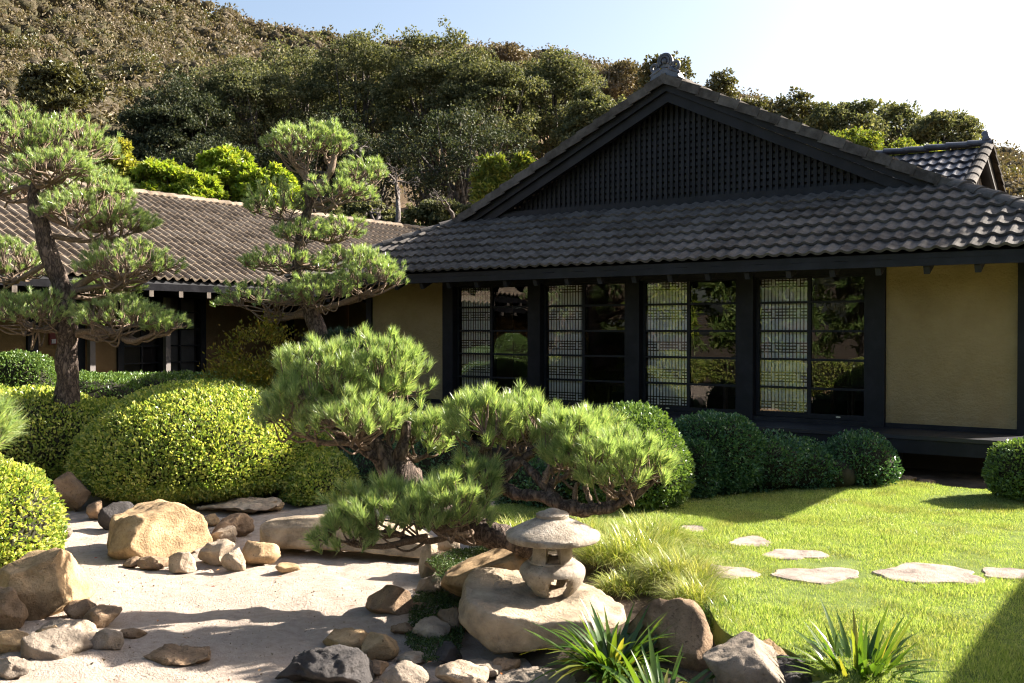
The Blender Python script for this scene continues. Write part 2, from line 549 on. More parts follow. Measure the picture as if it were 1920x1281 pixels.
# sand court with footprints and ripples
xs = np.arange(-15.5, -1.5, .055); ys = np.arange(-15.5, -2.5, .055)
X, Y = np.meshgrid(xs, ys)
p3 = np.stack([X.ravel(), Y.ravel(), np.zeros(X.size)], 1)
Zs = SZ + .028 * vnoise(p3, .9, 11) + .012 * vnoise(p3, 4.5, 12) + .009 * vnoise(p3, 9, 14)
dent = np.clip(vnoise(p3, 5.0, 15) - .4, 0, 1)
Zs = Zs - .06 * dent * (vnoise(p3, .5, 16) > -.2)
V = np.stack([X.ravel(), Y.ravel(), Zs], 1)
nx, ny = len(xs), len(ys)
idx = np.arange(nx * ny).reshape(ny, nx)
Q = np.stack([idx[:-1, :-1], idx[:-1, 1:], idx[1:, 1:], idx[1:, :-1]], -1).reshape(-1, 4)
tag(obj('sand_court', V, [Q], M_sand, smooth=True), kind='structure')
# hill behind: foot 36 m out, ridge by azimuth
SKY_U = np.array([-1500, -500, 0, 330, 480, 640, 900, 1100, 1300, 1500, 1700, 1920, 2300, 3200, 4500], float)
SKY_V = np.array([-200, -200, -110, 8, 52, 78, 104, 132, 186, 226, 262, 312, 380, 470, 560], float)
def hill_ray(u):
    d = FWD[:2] / np.linalg.norm(FWD[:2]) + RGT[:2] * ((u - CU) / F_PX)
    return d
def hill_h(u, t):
    """height at column u, t = 0 foot, 1 ridge"""
    v = np.interp(u, SKY_U, SKY_V)
    R = np.interp(u, [0, 900, 1900], [150, 125, 115])
    zr = 1.95 + (617 - v) / F_PX * R
    tt = np.clip(t, 0, 1)
    z = GZ - .3 + (zr - GZ) * (0.25 * tt + .75 * tt ** 1.25)
    z = np.where(t > 1, z - (t - 1) * (t - 1) * R * .8, z)
    return R, z
us = np.linspace(-1300, 4200, 140); ts = np.linspace(0, 1.7, 46)
V = []
for t in ts:
    R, z = hill_h(us, t)
    d = np.array([hill_ray(u) for u in us])
    r = 36 + (R - 36) * t
    pts = CAM[None, :2] + d * r[:, None]
    V.append(np.stack([pts[:, 0], pts[:, 1], z], 1))
V = np.vstack(V)
V[:, 2] += 1.2 * fbm(V * [1, 1, 0], .06, 5, 3) * np.clip((V[:, 2] - 1) / 6, 0, 1)
n = len(us)
idx = np.arange(len(V)).reshape(len(ts), n)
Q = np.stack([idx[:-1, :-1], idx[:-1, 1:], idx[1:, 1:], idx[1:, :-1]], -1).reshape(-1, 4)
tag(obj('hill', V, [Q], M_hill, smooth=True), kind='structure')
def hill_pt(u, t):
    u = np.atleast_1d(np.asarray(u, float)); t = np.atleast_1d(np.asarray(t, float))
    R, z = hill_h(u, t)
    d = np.array([hill_ray(a) for a in u])
    r = 36 + (R - 36) * t
    pts = CAM[None, :2] + d * r[:, None]
    p = np.stack([pts[:, 0], pts[:, 1], z], 1)
    p[:, 2] += 1.2 * fbm(p * [1, 1, 0], .06, 5, 3) * np.clip((p[:, 2] - 1) / 6, 0, 1)
    return p

# ------------------------------------------------------------------ roof tiles
TW, TE = 0.41, 0.388            # tile width (two waves), exposed length
def tile_data(w=TW, L=TE + .05, amp=.036, th=.022, n=15, pw=1.5, lip=.052):
    x = np.linspace(0, w, n)
    ph = 2 * math.pi * x / (w / 2)
    prof = amp * np.clip(np.cos(ph - 1.2) * .5 + .5, 0, 1) ** pw
    V = []
    for y, z in ((0, lip), (L, .002)):
        V.append(np.stack([x, np.full(n, y), prof + z], 1))
    V.append(np.stack([x, np.full(n, 0.0), prof + lip - th - .016], 1))
    V.append(np.stack([x, np.full(n, L), prof + .002 - th], 1))
    V = np.vstack(V)
    q = []
    for i in range(n - 1):
        q.append((i, i + 1, n + i + 1, n + i))                    # top
        q.append((2 * n + i, 2 * n + i + 1, i + 1, i))            # front lip
        q.append((3 * n + i, 3 * n + i + 1, 2 * n + i + 1, 2 * n + i))   # underside
    q.append((0, n, 3 * n, 2 * n)); q.append((n - 1, 2 * n + n - 1, 3 * n + n - 1, n + n - 1))
    return V, [np.array(q)]
TILE_V, TILE_F = tile_data()
DEEP_V, DEEP_F = tile_data(amp=.07, pw=1.2, lip=.03)

def plane_matrix(O, A, U):
    A, U = np.array(A, float), np.array(U, float)
    N = np.cross(A, U)
    M = np.eye(4)
    M[:3, 0], M[:3, 1], M[:3, 2], M[:3, 3] = A, U, N, O
    return M

def tile_roof(parent, O, A, U, n_across, n_rows, keep, mat, clip=None, limit=300, near=None, stuff_name='roof_tiles', shape=None):
    """tiles as single objects, the nearest `limit` of them, the rest as one mesh.
    keep(x, y) -> bool on tile centre; clip = list of (point2, normal2) half planes in roof coords (kept side opposite the normal)"""
    TV_, TF_ = shape or (TILE_V, TILE_F)
    base = np_mesh('tile', TV_, TF_); base.materials.append(mat)
    M0 = plane_matrix(O, A, U)
    spots = []
    for r in range(n_rows):
        for c in range(n_across):
            x, y = c * TW, r * TE
            if keep(x + TW / 2, y + TE / 2): spots.append((x, y))
    def wp(x, y): return (M0 @ np.array([x + TW / 2, y + TE / 2, 0, 1]))[:3]
    if near is not None: spots.sort(key=lambda s: near(wp(*s)))
    else: spots.sort(key=lambda s: np.linalg.norm(wp(*s) - CAM))
    rest = []
    for i, (x, y) in enumerate(spots):
        L = np.eye(4); L[0, 3] = x + random.uniform(-.003, .003); L[1, 3] = y + random.uniform(-.008, .008); L[2, 3] = random.uniform(0, .004)
        a = random.uniform(-.006, .006)
        R = np.array([[math.cos(a), -math.sin(a), 0, 0], [math.sin(a), math.cos(a), 0, 0], [0, 0, 1, 0], [0, 0, 0, 1]])
        M = M0 @ L @ R
        me = base
        cuts = []
        for (pt, nm) in (clip or ()):
            corners = np.array([(x, y), (x + TW, y), (x, y + TE + .05), (x + TW, y + TE + .05)])
            s = (corners - np.array(pt)) @ np.array(nm)
            if s.min() >= 0: cuts = None; break
            if s.max() > 0: cuts.append((np.array(pt) - (x, y), nm))
        if cuts is None: continue
        if cuts:
            bm = bmesh.new(); bm.from_mesh(base)
            for pt, nm in cuts:
                bmesh.ops.bisect_plane(bm, geom=bm.verts[:] + bm.edges[:] + bm.faces[:], plane_co=(pt[0], pt[1], 0), plane_no=(nm[0], nm[1], 0), clear_outer=True)
            if not bm.faces: bm.free(); continue
            me = bpy.data.meshes.new('cut_tile'); bm.to_mesh(me); bm.free()
            if not me.materials: me.materials.append(mat)
        if i < limit: inst('tile', me, Matrix(M.tolist()), parent)
        else: rest.append(M)
    if rest:
        parts = [((TV_ @ M[:3, :3].T + M[:3, 3]), TF_) for M in rest]
        V, fs = join(parts)
        tag(obj(stuff_name, V, fs, mat, parent), kind='stuff')

def cap_row(parent, a, b, mat, length=.42, w=.17, drop=.1, name='ridge_tile', lift=.05, up=(0, 0, 1)):
    """overlapping cap tiles from a (low end) to b (high end)"""
    a, b = np.array(a, float), np.array(b, float)
    L = np.linalg.norm(b - a); d = (b - a) / L
    r = np.cross(d, up); r /= np.linalg.norm(r); nrm = np.cross(r, d)
    n = max(1, int(round(L / length))); ll = L / n
    m = 9
    ang = np.linspace(-1, 1, m)
    px = w * np.sin(ang * 1.35) / math.sin(1.35); pz = -drop * np.abs(ang) ** 1.7
    V = []
    for y, z, s in ((0, .03, 1.03), (ll + .05, 0, .96)):
        V.append(np.stack([px * s, np.full(m, y), pz + z], 1))
        V.append(np.stack([px * s * .9, np.full(m, y), pz + z - .03], 1))
    V = np.vstack(V)
    q = []
    for i in range(m - 1):
        q += [(i, i + 1, 2 * m + i + 1, 2 * m + i), (m + i + 1, m + i, 3 * m + i, 3 * m + i + 1), (m + i, m + i + 1, i + 1, i)]
    q += [(0, 2 * m, 3 * m, m), (m - 1, 2 * m - 1, 4 * m - 1, 3 * m - 1)]
    me = np_mesh(name, V, [np.array(q)]); me.materials.append(mat)
    for i in range(n):
        M = np.eye(4); M[:3, 0], M[:3, 1], M[:3, 2] = r, d, nrm
        M[:3, 3] = a + d * (ll * i) + nrm * (lift + random.uniform(-.004, .006))
        inst(name, me, Matrix(M.tolist()), parent)

SL = 0.48; CS = 1 / math.sqrt(1 + SL * SL); SN = SL * CS     # roof pitch

# ------------------------------------------------------------------ main hall
hall = empty('main_hall', (-8, 0, 0), 'black timber hall with ochre walls, glazed sliding doors and latticed gable above the tiled eaves', 'building')
XL, XR, EY, EZ = -15.2, -.8, -1.2, 2.95       # eave corners, eave line, eave height
GY = 1.25                                      # plane of the gable rakes
GZB = EZ + SL * (GY - EY)                      # height where lean-to meets gable
XC = -8.0; PZ = EZ + SL * (XC - XL)            # ridge
BACK = 5.4
# roof deck (boards under the tiles)
rf = MB()
th = .07
def slab(poly, t=th):
    poly = [np.array(p, float) for p in poly]
    rf.prism([p - np.array([0, 0, t]) for p in poly], (0, 0, t))
slab([(XL, EY, EZ), (XR, EY, EZ), (XR - (GY - EY), GY, GZB), (XL + (GY - EY), GY, GZB)])
slab([(XL, EY + .001, EZ), (XL + (GY - EY), GY, GZB), (XC, GY, PZ), (XC, BACK, PZ), (XL, BACK, EZ)])
slab([(XR, EY + .001, EZ), (XR, BACK, EZ), (XC, BACK, PZ), (XC, GY, PZ), (XR - (GY - EY), GY, GZB)])
roof = rf.build('roof', M_black, hall)
# lean-to tiles
n_ac = int((XR - XL) / TW) + 2
run = (GY - EY) / CS
def keep_lean(x, y):
    d = y * CS
    return d - .5 < x and x < (XR - XL) - d + .5 and y < run + .1
k = CS  # hip in roof coords: x = y * CS
hn = np.array([-1, k]) / math.hypot(1, k)
hn2 = np.array([1, k]) / math.hypot(1, k)
tile_roof(roof, (XL - .06, EY - .06, EZ + .006), (1, 0, 0), (0, CS, SN), n_ac, 7, keep_lean, M_tile,
          clip=[((.06, 0), hn), (((XR - XL) + .06, 0), hn2)])
cap_row(roof, (XL - .03, EY - .03, EZ + .07), (XL + (GY - EY), GY, GZB + .07), M_tile, w=.15, name='hip_tile')
cap_row(roof, (XR + .03, EY - .03, EZ + .07), (XR - (GY - EY), GY, GZB + .07), M_tile, w=.15, name='hip_tile')
# side slopes: tiles as one mesh each (seen only edge-on)
for sgn in (-1, 1):
    A = (0, sgn * -1, 0) if sgn < 0 else (0, 1, 0)
    if sgn < 0: O, A, U = (XL - .05, BACK, EZ + .01), (0, -1, 0), (CS, 0, SN)
    else: O, A, U = (XR + .05, EY, EZ + .01), (0, 1, 0), (-CS, 0, SN)
    M0 = plane_matrix(O, A, U)
    parts = []
    for r in range(19):
        for c in range(int((BACK - EY) / TW) + 1):
            x, y = c * TW, r * TE
            yy = BACK - x if sgn < 0 else EY + x
            if yy < GY + .25 and (y * CS) > (yy - EY) - .4: continue
            if yy < GY + .1: continue
            L = np.eye(4); L[0, 3], L[1, 3] = x, y
            M = M0 @ L
            parts.append((TILE_V @ M[:3, :3].T + M[:3, 3], TILE_F))
    V, fs = join(parts)
    tag(obj('slope_tiles', V, fs, M_tile, roof), kind='stuff')
cap_row(roof, (XC, BACK, PZ + .1), (XC, GY - .05, PZ + .1), M_tile, w=.17, drop=.12)
# rake tiles: L-shaped covers along both gable edges
for sgn in (-1, 1):
    bx = XC + sgn * (-(XL) + XC - (GY - EY)) if False else (XL + (GY - EY) if sgn < 0 else XR - (GY - EY))
    a = np.array([bx + sgn * .25, GY, GZB - .25 * SL + .06]); b = np.array([XC, GY, PZ + .06])
    L = np.linalg.norm(b - a); d = (b - a) / L
    nseg = 14; ll = L / nseg
    nrm = np.array([-d[2] * np.sign(d[0]), 0, abs(d[0])])
    for i in range(nseg):
        p0 = a + d * (ll * i - .0); p1 = a + d * (ll * (i + 1) + .045)
        m = MB()
        lo, hi = .05, .018
        yf, yb = GY - .17, GY + .16
        hgt = .16
        def pt(p, y, off): return np.array([p[0], y, p[2]]) + nrm * off
        V = [pt(p0, yf - .012, lo), pt(p0, yb, lo), pt(p0, yf - .012, lo - hgt), pt(p0, yf + .03, lo - hgt), pt(p0, yf + .03, lo - .04), pt(p0, yb, lo - .04),
             pt(p1, yf, hi), pt(p1, yb, hi), pt(p1, yf, hi - hgt), pt(p1, yf + .03, hi - hgt), pt(p1, yf + .03, hi - .04), pt(p1, yb, hi - .04)]
        m.raw(V, [(0, 1, 7, 6), (2, 0, 6, 8), (3, 2, 8, 9), (4, 3, 9, 10), (5, 4, 10, 11), (1, 5, 11, 7), (0, 2, 3, 4), (0, 4, 5, 1), (6, 10, 9, 8), (6, 7, 11, 10)])
        m.build('rake_tile', M_tile, roof)
    # barge boards, two steps
    for yy, off0, h, nm in ((GY - .07, -.11, .125, 'upper_barge_board'), (GY + .0, -.237, .165, 'lower_barge_board')):
        n_out = nrm
        p0 = a + n_out * off0; p1 = b + n_out * off0
        q1 = b + np.array([0, 0, off0 / abs(nrm[2])]); q2 = q1 - np.array([0, 0, h / abs(nrm[2])])
        p2 = p0 - n_out * h
        q1b = np.array([XC, yy, b[2] + off0 / nrm[2]]); q2b = np.array([XC, yy, b[2] + (off0 - h) / nrm[2]])
        pa = np.array([a[0], yy, a[2]]) + n_out * off0; pb = pa - n_out * h
        order = [pa, pb, q2b, q1b] if sgn < 0 else [pa, q1b, q2b, pb]
        MB().prism(order, (0, .09, 0)).build(nm, M_black, hall)
# gable: backing, base trim, lattice slats
LY = GY + .3
g = MB()
g.prism([(XL + 2.6, LY + .12, GZB - .3), (XR - 2.6, LY + .12, GZB - .3), (XC, LY + .12, PZ - .15)], (0, .05, 0))
gable = g.build('gable', M_black, hall)
MB().box(XL + (GY - EY) + .2, XR - (GY - EY) - .2, GY + .06, GY + .2, GZB - .06, GZB + .13).build('gable_sill', M_black, hall)
MB().box(XL + (GY - EY) + .5, XR - (GY - EY) - .5, GY + .13, GY + .28, GZB + .133, GZB + .18).build('gable_sill', M_black, hall)
x = XL + 2.4
while x < XR - 2.4:
    top = PZ - .3 - SL * abs(x - XC)
    if top > GZB + .14:
        MB().box(x - .029, x + .029, LY, LY + .022, GZB + .1, top + .1).build('lattice_slat', M_black, gable)
    x += .11
z = GZB + .22
while z < PZ - .6:
    hw = (PZ - .24 - z) / SL
    MB().box(XC - hw, XC + hw, LY + .024, LY + .045, z - .035, z + .035).build('lattice_rail', M_black, gable)
    z += .115
# fascia and rafter tails
MB().box(XL, XR, EY, EY + .05, EZ - .17, EZ - .075).build('fascia', M_black, hall)
MB().box(XL, XL + .05, EY + .06, BACK, EZ - .17, EZ - .075).build('fascia', M_black, hall)
MB().box(XR - .05, XR, EY + .06, BACK, EZ - .17, EZ - .075).build('fascia', M_black, hall)
x = XL + .35
while x < XR:
    a = np.array([x, EY + .08, EZ - .225]); b = np.array([x, .4, EZ - .225 + SL * (.4 - EY - .08)])
    MB().beam(a, b, .075, .11).build('rafter', M_rafter, hall)
    x += .62
# walls
WL, WR = -14.0, -2.0
DZ = .59       # door sill height
WT = 2.86      # wall top
MB().box(WL, -12.13, 0, .16, .45, WT).build('ochre_wall', M_ochre, hall)
MB().box(-3.87, WR - .14, 0, .16, .45, WT).build('ochre_wall', M_ochre, hall)
MB().box(WR - .138, WR + .08, -.05, .2, .3, WT).build('corner_post', M_black, hall)
MB().box(WL - .14, WL - .002, -.05, .2, .0, WT).build('corner_post', M_black, hall)
MB().box(WR - .15, WR + .02, .205, BACK - .4, .0, WT).build('ochre_wall', M_ochre, hall)
MB().box(WL - .1, WL + .05, .205, BACK - .4, .0, WT).build('ochre_wall', M_ochre, hall)
MB().box(WL - .16, WR + .1, -.09, .22, WT + .002, WT + .3).build('head_beam', M_black, hall)
MB().box(WL, WR, -.03, .2, DZ - .14, DZ - .003).build('sill_beam', M_black, hall)
MB().box(WL - .3, WR + .3, -.0, .3, -.2, .4).build('foundation', M_room, hall)
for x in (-12, -10, -8, -6, -4):
    MB().box(x - .125, x + .125, -.06, .2, DZ - .2, WT).build('post', M_black, hall)
# lintel above the doors
MB().box(-11.87, -4.13, -.02, .14, 2.76, WT - .002).build('lintel', M_black, hall)
# doors with panes, shoji behind the left leaf of each bay
RAILS = [.635, 1.045, 1.481, 1.917, 2.36, 2.76]
def shoji_lattice(x0, x1, y):
    m = MB(); b = .0075
    w = x1 - x0
    nb = 14
    for i in range(nb + 1):
        x = x0 + w * i / nb
        m.box(x - b, x + b, y, y + .005, DZ + .06, 2.74)
    for zc in (.74, 1.2, 1.66, 2.19, 2.68):
        for dz, segs in ((-.07, [(0, 1)]), (-.025, [(.0, .22), (.28, .72), (.78, 1)]), (.025, [(.0, .22), (.28, .72), (.78, 1)]), (.07, [(0, 1)])):
            for s0, s1 in segs:
                m.box(x0 + w * s0, x0 + w * s1, y - .0015, y + .0045, zc + dz - .009, zc + dz + .009)
    return m
for bi, x in enumerate((-12, -10, -8, -6)):
    a, b = x + .13, x + 2 - .13
    mid = (a + b) / 2
    for leaf, (l0, l1, y0) in enumerate(((a, mid + .03, .06), (mid - .03, b, .005))):
        fr = MB(); t = .045
        fr.box(l0, l0 + .055, y0, y0 + t, DZ, 2.757); fr.box(l1 - .055, l1, y0, y0 + t, DZ, 2.757)
        fr.box(l0 + .055, l1 - .055, y0 + .001, y0 + t - .001, DZ, RAILS[0] + .03)
        fr.box(l0 + .055, l1 - .055, y0 + .001, y0 + t - .001, 2.725, 2.757)
        for z in RAILS[1:-1]: fr.box(l0 + .055, l1 - .055, y0 + .002, y0 + t - .002, z - .017, z + .017)
        door = fr.build('sliding_door', M_black, hall)
        zz = [RAILS[0] + .03] + RAILS[1:-1] + [2.725]
        for i in range(5):
            tilt = random.uniform(-.004, .004); tz = random.uniform(-.004, .004)
            z0, z1 = zz[i] + (.017 if i else 0), zz[i + 1] - (.017 if i < 4 else 0)
            xa, xb, yc = l0 + .055, l1 - .055, y0 + t / 2
            V = [(xa, yc - tilt - tz, z0), (xb, yc + tilt - tz, z0), (xb, yc + tilt + tz, z1), (xa, yc - tilt + tz, z1)]
            obj('glass_pane', np.array(V), [np.array([(0, 1, 2, 3)])], M_glass, door)
        pl = MB().tube([((l0 + l1) / 2 + .02, y0 - .004, DZ + .04), ((l0 + l1) / 2 + .02, y0 + .01, DZ + .04)], .022, 10)
        V, fs = pl.data(); V[:, 0] = (l0 + l1) / 2 + .02 + (V[:, 0] - (l0 + l1) / 2 - .02) * 1.7; V[:, 2] = DZ + .04 + (V[:, 2] - DZ - .04) * .6
        if leaf == 1 or bi == 2: obj('finger_pull', V, fs, M_metal, door)
    sh = MB().box(a + .04, mid - .01, .152, .158, DZ + .05, 2.75).build('shoji_screen', M_paper, hall)
    shoji_lattice(a + .05, mid - .02, .1465).build('lattice', M_shojiwood, sh)
    fr = MB()
    for xx in (a + .015, mid - .025): fr.box(xx, xx + .035, .125, .165, DZ + .02, 2.757)
    fr.box(a + .05, mid - .025, .126, .164, DZ + .02, DZ + .06); fr.box(a + .05, mid - .025, .126, .164, 2.73, 2.756)
    fr.build('screen_frame', M_shojiwood, sh)
# room behind the glass
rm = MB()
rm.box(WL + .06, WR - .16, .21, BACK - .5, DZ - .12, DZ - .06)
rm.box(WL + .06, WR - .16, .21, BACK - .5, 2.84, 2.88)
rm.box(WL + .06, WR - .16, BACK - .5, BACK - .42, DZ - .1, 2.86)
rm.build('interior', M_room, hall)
# deck: boards, edge beam, short posts
for i in range(6):
    y = -1.02 + i * .165
    MB().box(WL - .6, WR + 1.0, y, y + .157, .47 + random.uniform(-.002, .002), .52).build('deck_board', M_deck, hall)
MB().box(WL - .6, WR + 1.0, -1.0, -.93, .28, .466).build('deck_edge_beam', M_black, hall)
x = WL
while x < WR + 1:
    MB().box(x - .06, x + .06, -.9, -.78, -.06, .462).build('deck_post', M_black, hall)
    x += 1.5
# furniture seen faintly through the glass
def make_chair(x, y, rz, label):
    c = empty('dining_chair', (x, y, DZ - .06), label, 'chair')
    ca, sa = math.cos(rz), math.sin(rz)
    def tr(p): return (x + p[0] * ca - p[1] * sa, y + p[0] * sa + p[1] * ca, DZ - .06 + p[2])
    for lx in (-.2, .2):
        for ly in (-.2, .2):
            MB().beam(tr((lx, ly, 0)), tr((lx, ly, .95 if ly > 0 else .44)), .035, .035, (ca, sa, 0)).build('leg', M_shojiwood, c)
    MB().beam(tr((-.23, 0, .46)), tr((.23, 0, .46)), .46, .04).build('seat', M_shojiwood, c)
    MB().beam(tr((-.2, .2, .9)), tr((.2, .2, .9)), .03, .1).build('backrest', M_shojiwood, c)
    return c
make_chair(-6.6, 1.1, .3, 'dark wooden chair seen through the third glass bay from the left')
make_chair(-4.75, 1.3, -.4, 'dark wooden chair seen through the rightmost glass bay')
t = empty('low_table', (-9.0, 1.6, DZ - .06), 'dark low table behind the glass of the second bay', 'table')
MB().box(-9.7, -8.3, 1.2, 2.0, DZ + .3, DZ + .35).build('table_top', M_shojiwood, t)
for px in (-9.6, -8.45):
    for py in (1.25, 1.88): MB().box(px, px + .07, py, py + .07, DZ - .058, DZ + .298).build('leg', M_shojiwood, t)

# ridge-end ornament on the gable peak
orn = empty('ridge_ornament', (XC, GY, PZ + .15), 'grey scrolled ceramic ridge-end ornament on the peak of the big gable', 'ornament')
OZ = PZ + .16
y0 = GY - .16
def ring(cx, cz, r, w, a0, a1, n=18, yoff=0, taper=0):
    ang = np.linspace(a0, a1, n)
    pts = np.stack([cx + r * np.cos(ang), np.full(n, y0 + .09 + yoff), cz + r * np.sin(ang)], 1)
    return pts, np.linspace(w, w * (1 - taper), n)
m = MB()   # stepped foot that straddles the ridge
m.prism([(XC - .34, y0, OZ - .17), (XC + .34, y0, OZ - .17), (XC + .27, y0, OZ - .03), (XC, y0, OZ + .06), (XC - .27, y0, OZ - .03)], (0, .3, 0))
m.build('saddle', M_orn, orn)
m = MB()
arch = [(XC + .135 * math.cos(a) * (1 if math.sin(a) > 0 else 1.25), y0 + .03, OZ + .2 + .16 * math.sin(a)) for a in np.linspace(-.9, math.pi + .9, 20)]
m.prism(arch, (0, .16, 0)); m.build('crest', M_orn, orn)
for r, w, yo in ((.15, .036, -.05), (.1, .024, -.075)):
    p, rad = ring(XC, OZ + .2, r, w, -.7, math.pi + .7, 24, yo)
    MB().tube(p, rad, 8).build('arch_moulding', M_orn, orn, smooth=True)
p = [(XC, y0 - .03, OZ + .2), (XC, y0 + .05, OZ + .2)]
MB().tube(smooth_path(p, 4), [.045, .055, .06, .06, .06], 14).build('boss', M_orn, orn, smooth=True)
for s in (-1, 1):
    th_ = np.linspace(0, 2.3 * math.pi, 34)
    rr_ = .11 * (1 - th_ / (2.7 * math.pi))
    cx, cz = XC + s * .235, OZ + .1
    p = np.stack([cx + s * rr_ * np.cos(th_ - 2.2), np.full(34, y0 + .05), cz + rr_ * np.sin(th_ - 2.2)], 1)
    MB().tube(p, np.linspace(.045, .028, 34), 8).build('scroll', M_orn, orn, smooth=True)
    p = smooth_path([(XC + s * .12, y0 + .04, OZ + .04), (XC + s * .24, y0 + .03, OZ - .03), (XC + s * .34, y0 + .03, OZ - .08)], 5)
    MB().tube(p, np.linspace(.06, .03, len(p)), 8).build('foot_scroll', M_orn, orn, smooth=True)
V, fs = MB().tube(smooth_path([(XC + .22, y0 + .12, OZ + .2), (XC + .27, y0 + .14, OZ + .16), (XC + .29, y0 + .12, OZ + .1)], 5), [.03, .04, .045, .045, .045, .045, .045, .045, .04, .035, .02], 9, jitter=.3).data()
o = obj('lichen_patch', V, fs, M_lichen, orn, True); o['label'] = 'yellow lichen crust on the sunny side of the ornament'

for ch in [c for c in bpy.data.objects if c.parent == orn]:
    for v in ch.data.vertices:
        v.co = Vector((XC + (v.co.x - XC) * .84, GY + (v.co.y - GY) * .84, PZ + .08 + (v.co.z - PZ - .08) * .84))

# ------------------------------------------------------------------ left wing
wing = empty('long_wing', (-20, 0, GZ), 'long low wing with sunlit tan tiled roof and dark-framed brown walls at left', 'building')
WX, WZ = -16.2, 2.87
RX = -20.9; RZ = WZ + SL * (WX - RX)
Y0, YK, Y1 = -16.0, -2.2, 14.0
HX = -24.6; HZ = WZ + SL * (WX - HX); YH = YK - (RX - HX)
rf = MB()
slab([(WX, Y0, WZ), (WX, Y1, WZ), (RX, Y1, RZ), (RX, YK, RZ), (HX, YH, HZ), (HX, Y0, HZ)])
slab([(RX, YK, RZ), (RX, Y1, RZ), (2 * RX - WX, Y1, WZ), (2 * RX - WX, YK, WZ)])
slab([(HX, Y0, HZ), (HX, YH, HZ), (2 * HX - WX, YH, WZ), (2 * HX - WX, Y0, WZ)])
slab([(HX - .001, YH, HZ), (RX, YK - .001, RZ), (2 * RX - WX, YK, WZ), (2 * HX - WX, YH, WZ)])
wroof = rf.build('roof', M_black, wing)
slope_len = (WX - RX) / CS
hip_len = (WX - HX) / CS
ya = -9.4
def keep_wing(x, y):
    yy = ya + x; h = y * CS
    if yy > Y1: return False
    if h < (WX - RX) + .05: return True
    return h < (WX - HX) and (yy - YK) < -(h - (WX - RX)) + .15
tile_roof(wroof, (WX + .06, ya, WZ + .006), (0, 1, 0), (-CS, 0, SN), 58, int(hip_len / TE) + 1, keep_wing, M_tan_tile, limit=300, shape=(DEEP_V, DEEP_F),
          near=lambda p: depth_of(p) + (60 if (np.dot(p - CAM, RGT) / depth_of(p) < -.54 or p[1] > 5) else 0))
cap_row(wroof, (RX, Y1, RZ + .08), (RX, YK, RZ + .08), M_tan_tile, w=.16)
cap_row(wroof, (RX, YK, RZ + .08), (HX, YH, HZ + .08), M_tan_tile, w=.16, name='hip_tile')
cap_row(wroof, (HX, YH, HZ + .08), (HX, Y0, HZ + .08), M_tan_tile, w=.16)
MB().box(WX - .05, WX, Y0, Y1, WZ - .2, WZ - .075).build('fascia', M_matteblack, wing)
y = -8.2
while y < 6:
    MB().beam((WX - .06 + .05, y, WZ - .25), (WX - 1.7, y, WZ - .25 + SL * 1.3), .09, .12).build('rafter', M_matteblack, wing)
    MB().box(WX + .0, WX + .022, y - .046, y + .046, WZ - .315, WZ - .2).build('rafter_end', M_endgrain, wing)
    y += .65
FX = -17.85
def fy(y): return -15 + (y + 15) * 1.029
for a, b in ((Y0, fy(-5.42)), (fy(-5.2), fy(-4.5)), (fy(-4.3), fy(-3.62)), (fy(-1.55), fy(.7)), (fy(.9), fy(3.4)), (fy(3.6), Y1)):
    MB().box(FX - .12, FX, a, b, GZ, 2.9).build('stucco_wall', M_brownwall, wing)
for y in (fy(-5.31), fy(-4.4), fy(.8), fy(3.5)):
    MB().box(FX - .1, FX + .05, y - .1, y + .1, GZ, 2.9).build('post', M_black, wing)
MB().box(FX - .14, FX + .07, Y0, Y1, 2.62, 2.9).build('head_beam', M_black, wing)
MB().box(FX - .3, FX - .13, Y0, Y1, GZ, 2.9).build('inner_wall', M_room, wing)
# window bay with small panes
wb = MB()
for y in (fy(-3.55), fy(-1.62)): wb.box(FX - .11, FX + .055, y - .065, y + .065, GZ, 2.62)
wb.box(FX - .1, FX + .05, fy(-3.48), fy(-1.69), .78, .92)
wb.box(FX - .1, FX + .05, fy(-2.66), fy(-2.54), .92, 2.62)
win = wb.build('window_frame', M_black, wing)
ww = MB()
for z in (1.25, 1.6, 1.95, 2.3):
    ww.box(FX - .05, FX + .0, fy(-3.48), fy(-1.69), z - .014, z + .014)
for y in (fy(-3.05), fy(-2.15)): ww.box(FX - .049, FX - .003, y - .016, y + .016, .92, 2.62)
ww.build('glazing_bars', M_black, win)
for a, b in ((fy(-3.48), fy(-2.66)), (fy(-2.54), fy(-1.69))):
    obj('glass_pane', np.array([(FX - .03, a, .92), (FX - .03, b, .92), (FX - .03, b, 2.62), (FX - .03, a, 2.62)]), [np.array([(0, 1, 2, 3)])], M_glass, win)
MB().box(FX - .1, FX - .09, fy(-2.5), fy(-1.75), .95, 2.6).build('window_blind', M_greypost, win)
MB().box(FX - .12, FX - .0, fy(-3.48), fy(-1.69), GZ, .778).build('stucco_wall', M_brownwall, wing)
for yy in (fy(-4.25), fy(-2.6)):
    MB().box(FX + .12, FX + .22, yy - .055, yy + .055, GZ, 2.6).build('grey_post', M_greypost, wing)
al = empty('alarm_box', (FX, -4.64, 1.83), 'small red alarm box on the brown wall behind the left pine', 'alarm')
MB().box(FX + .002, FX + .05, -4.71, -4.57, 1.66, 1.9).build('housing', M_red, al)
MB().box(FX + .05, FX + .07, -4.68, -4.6, 1.68, 1.76).build('strobe', M_metal, al)
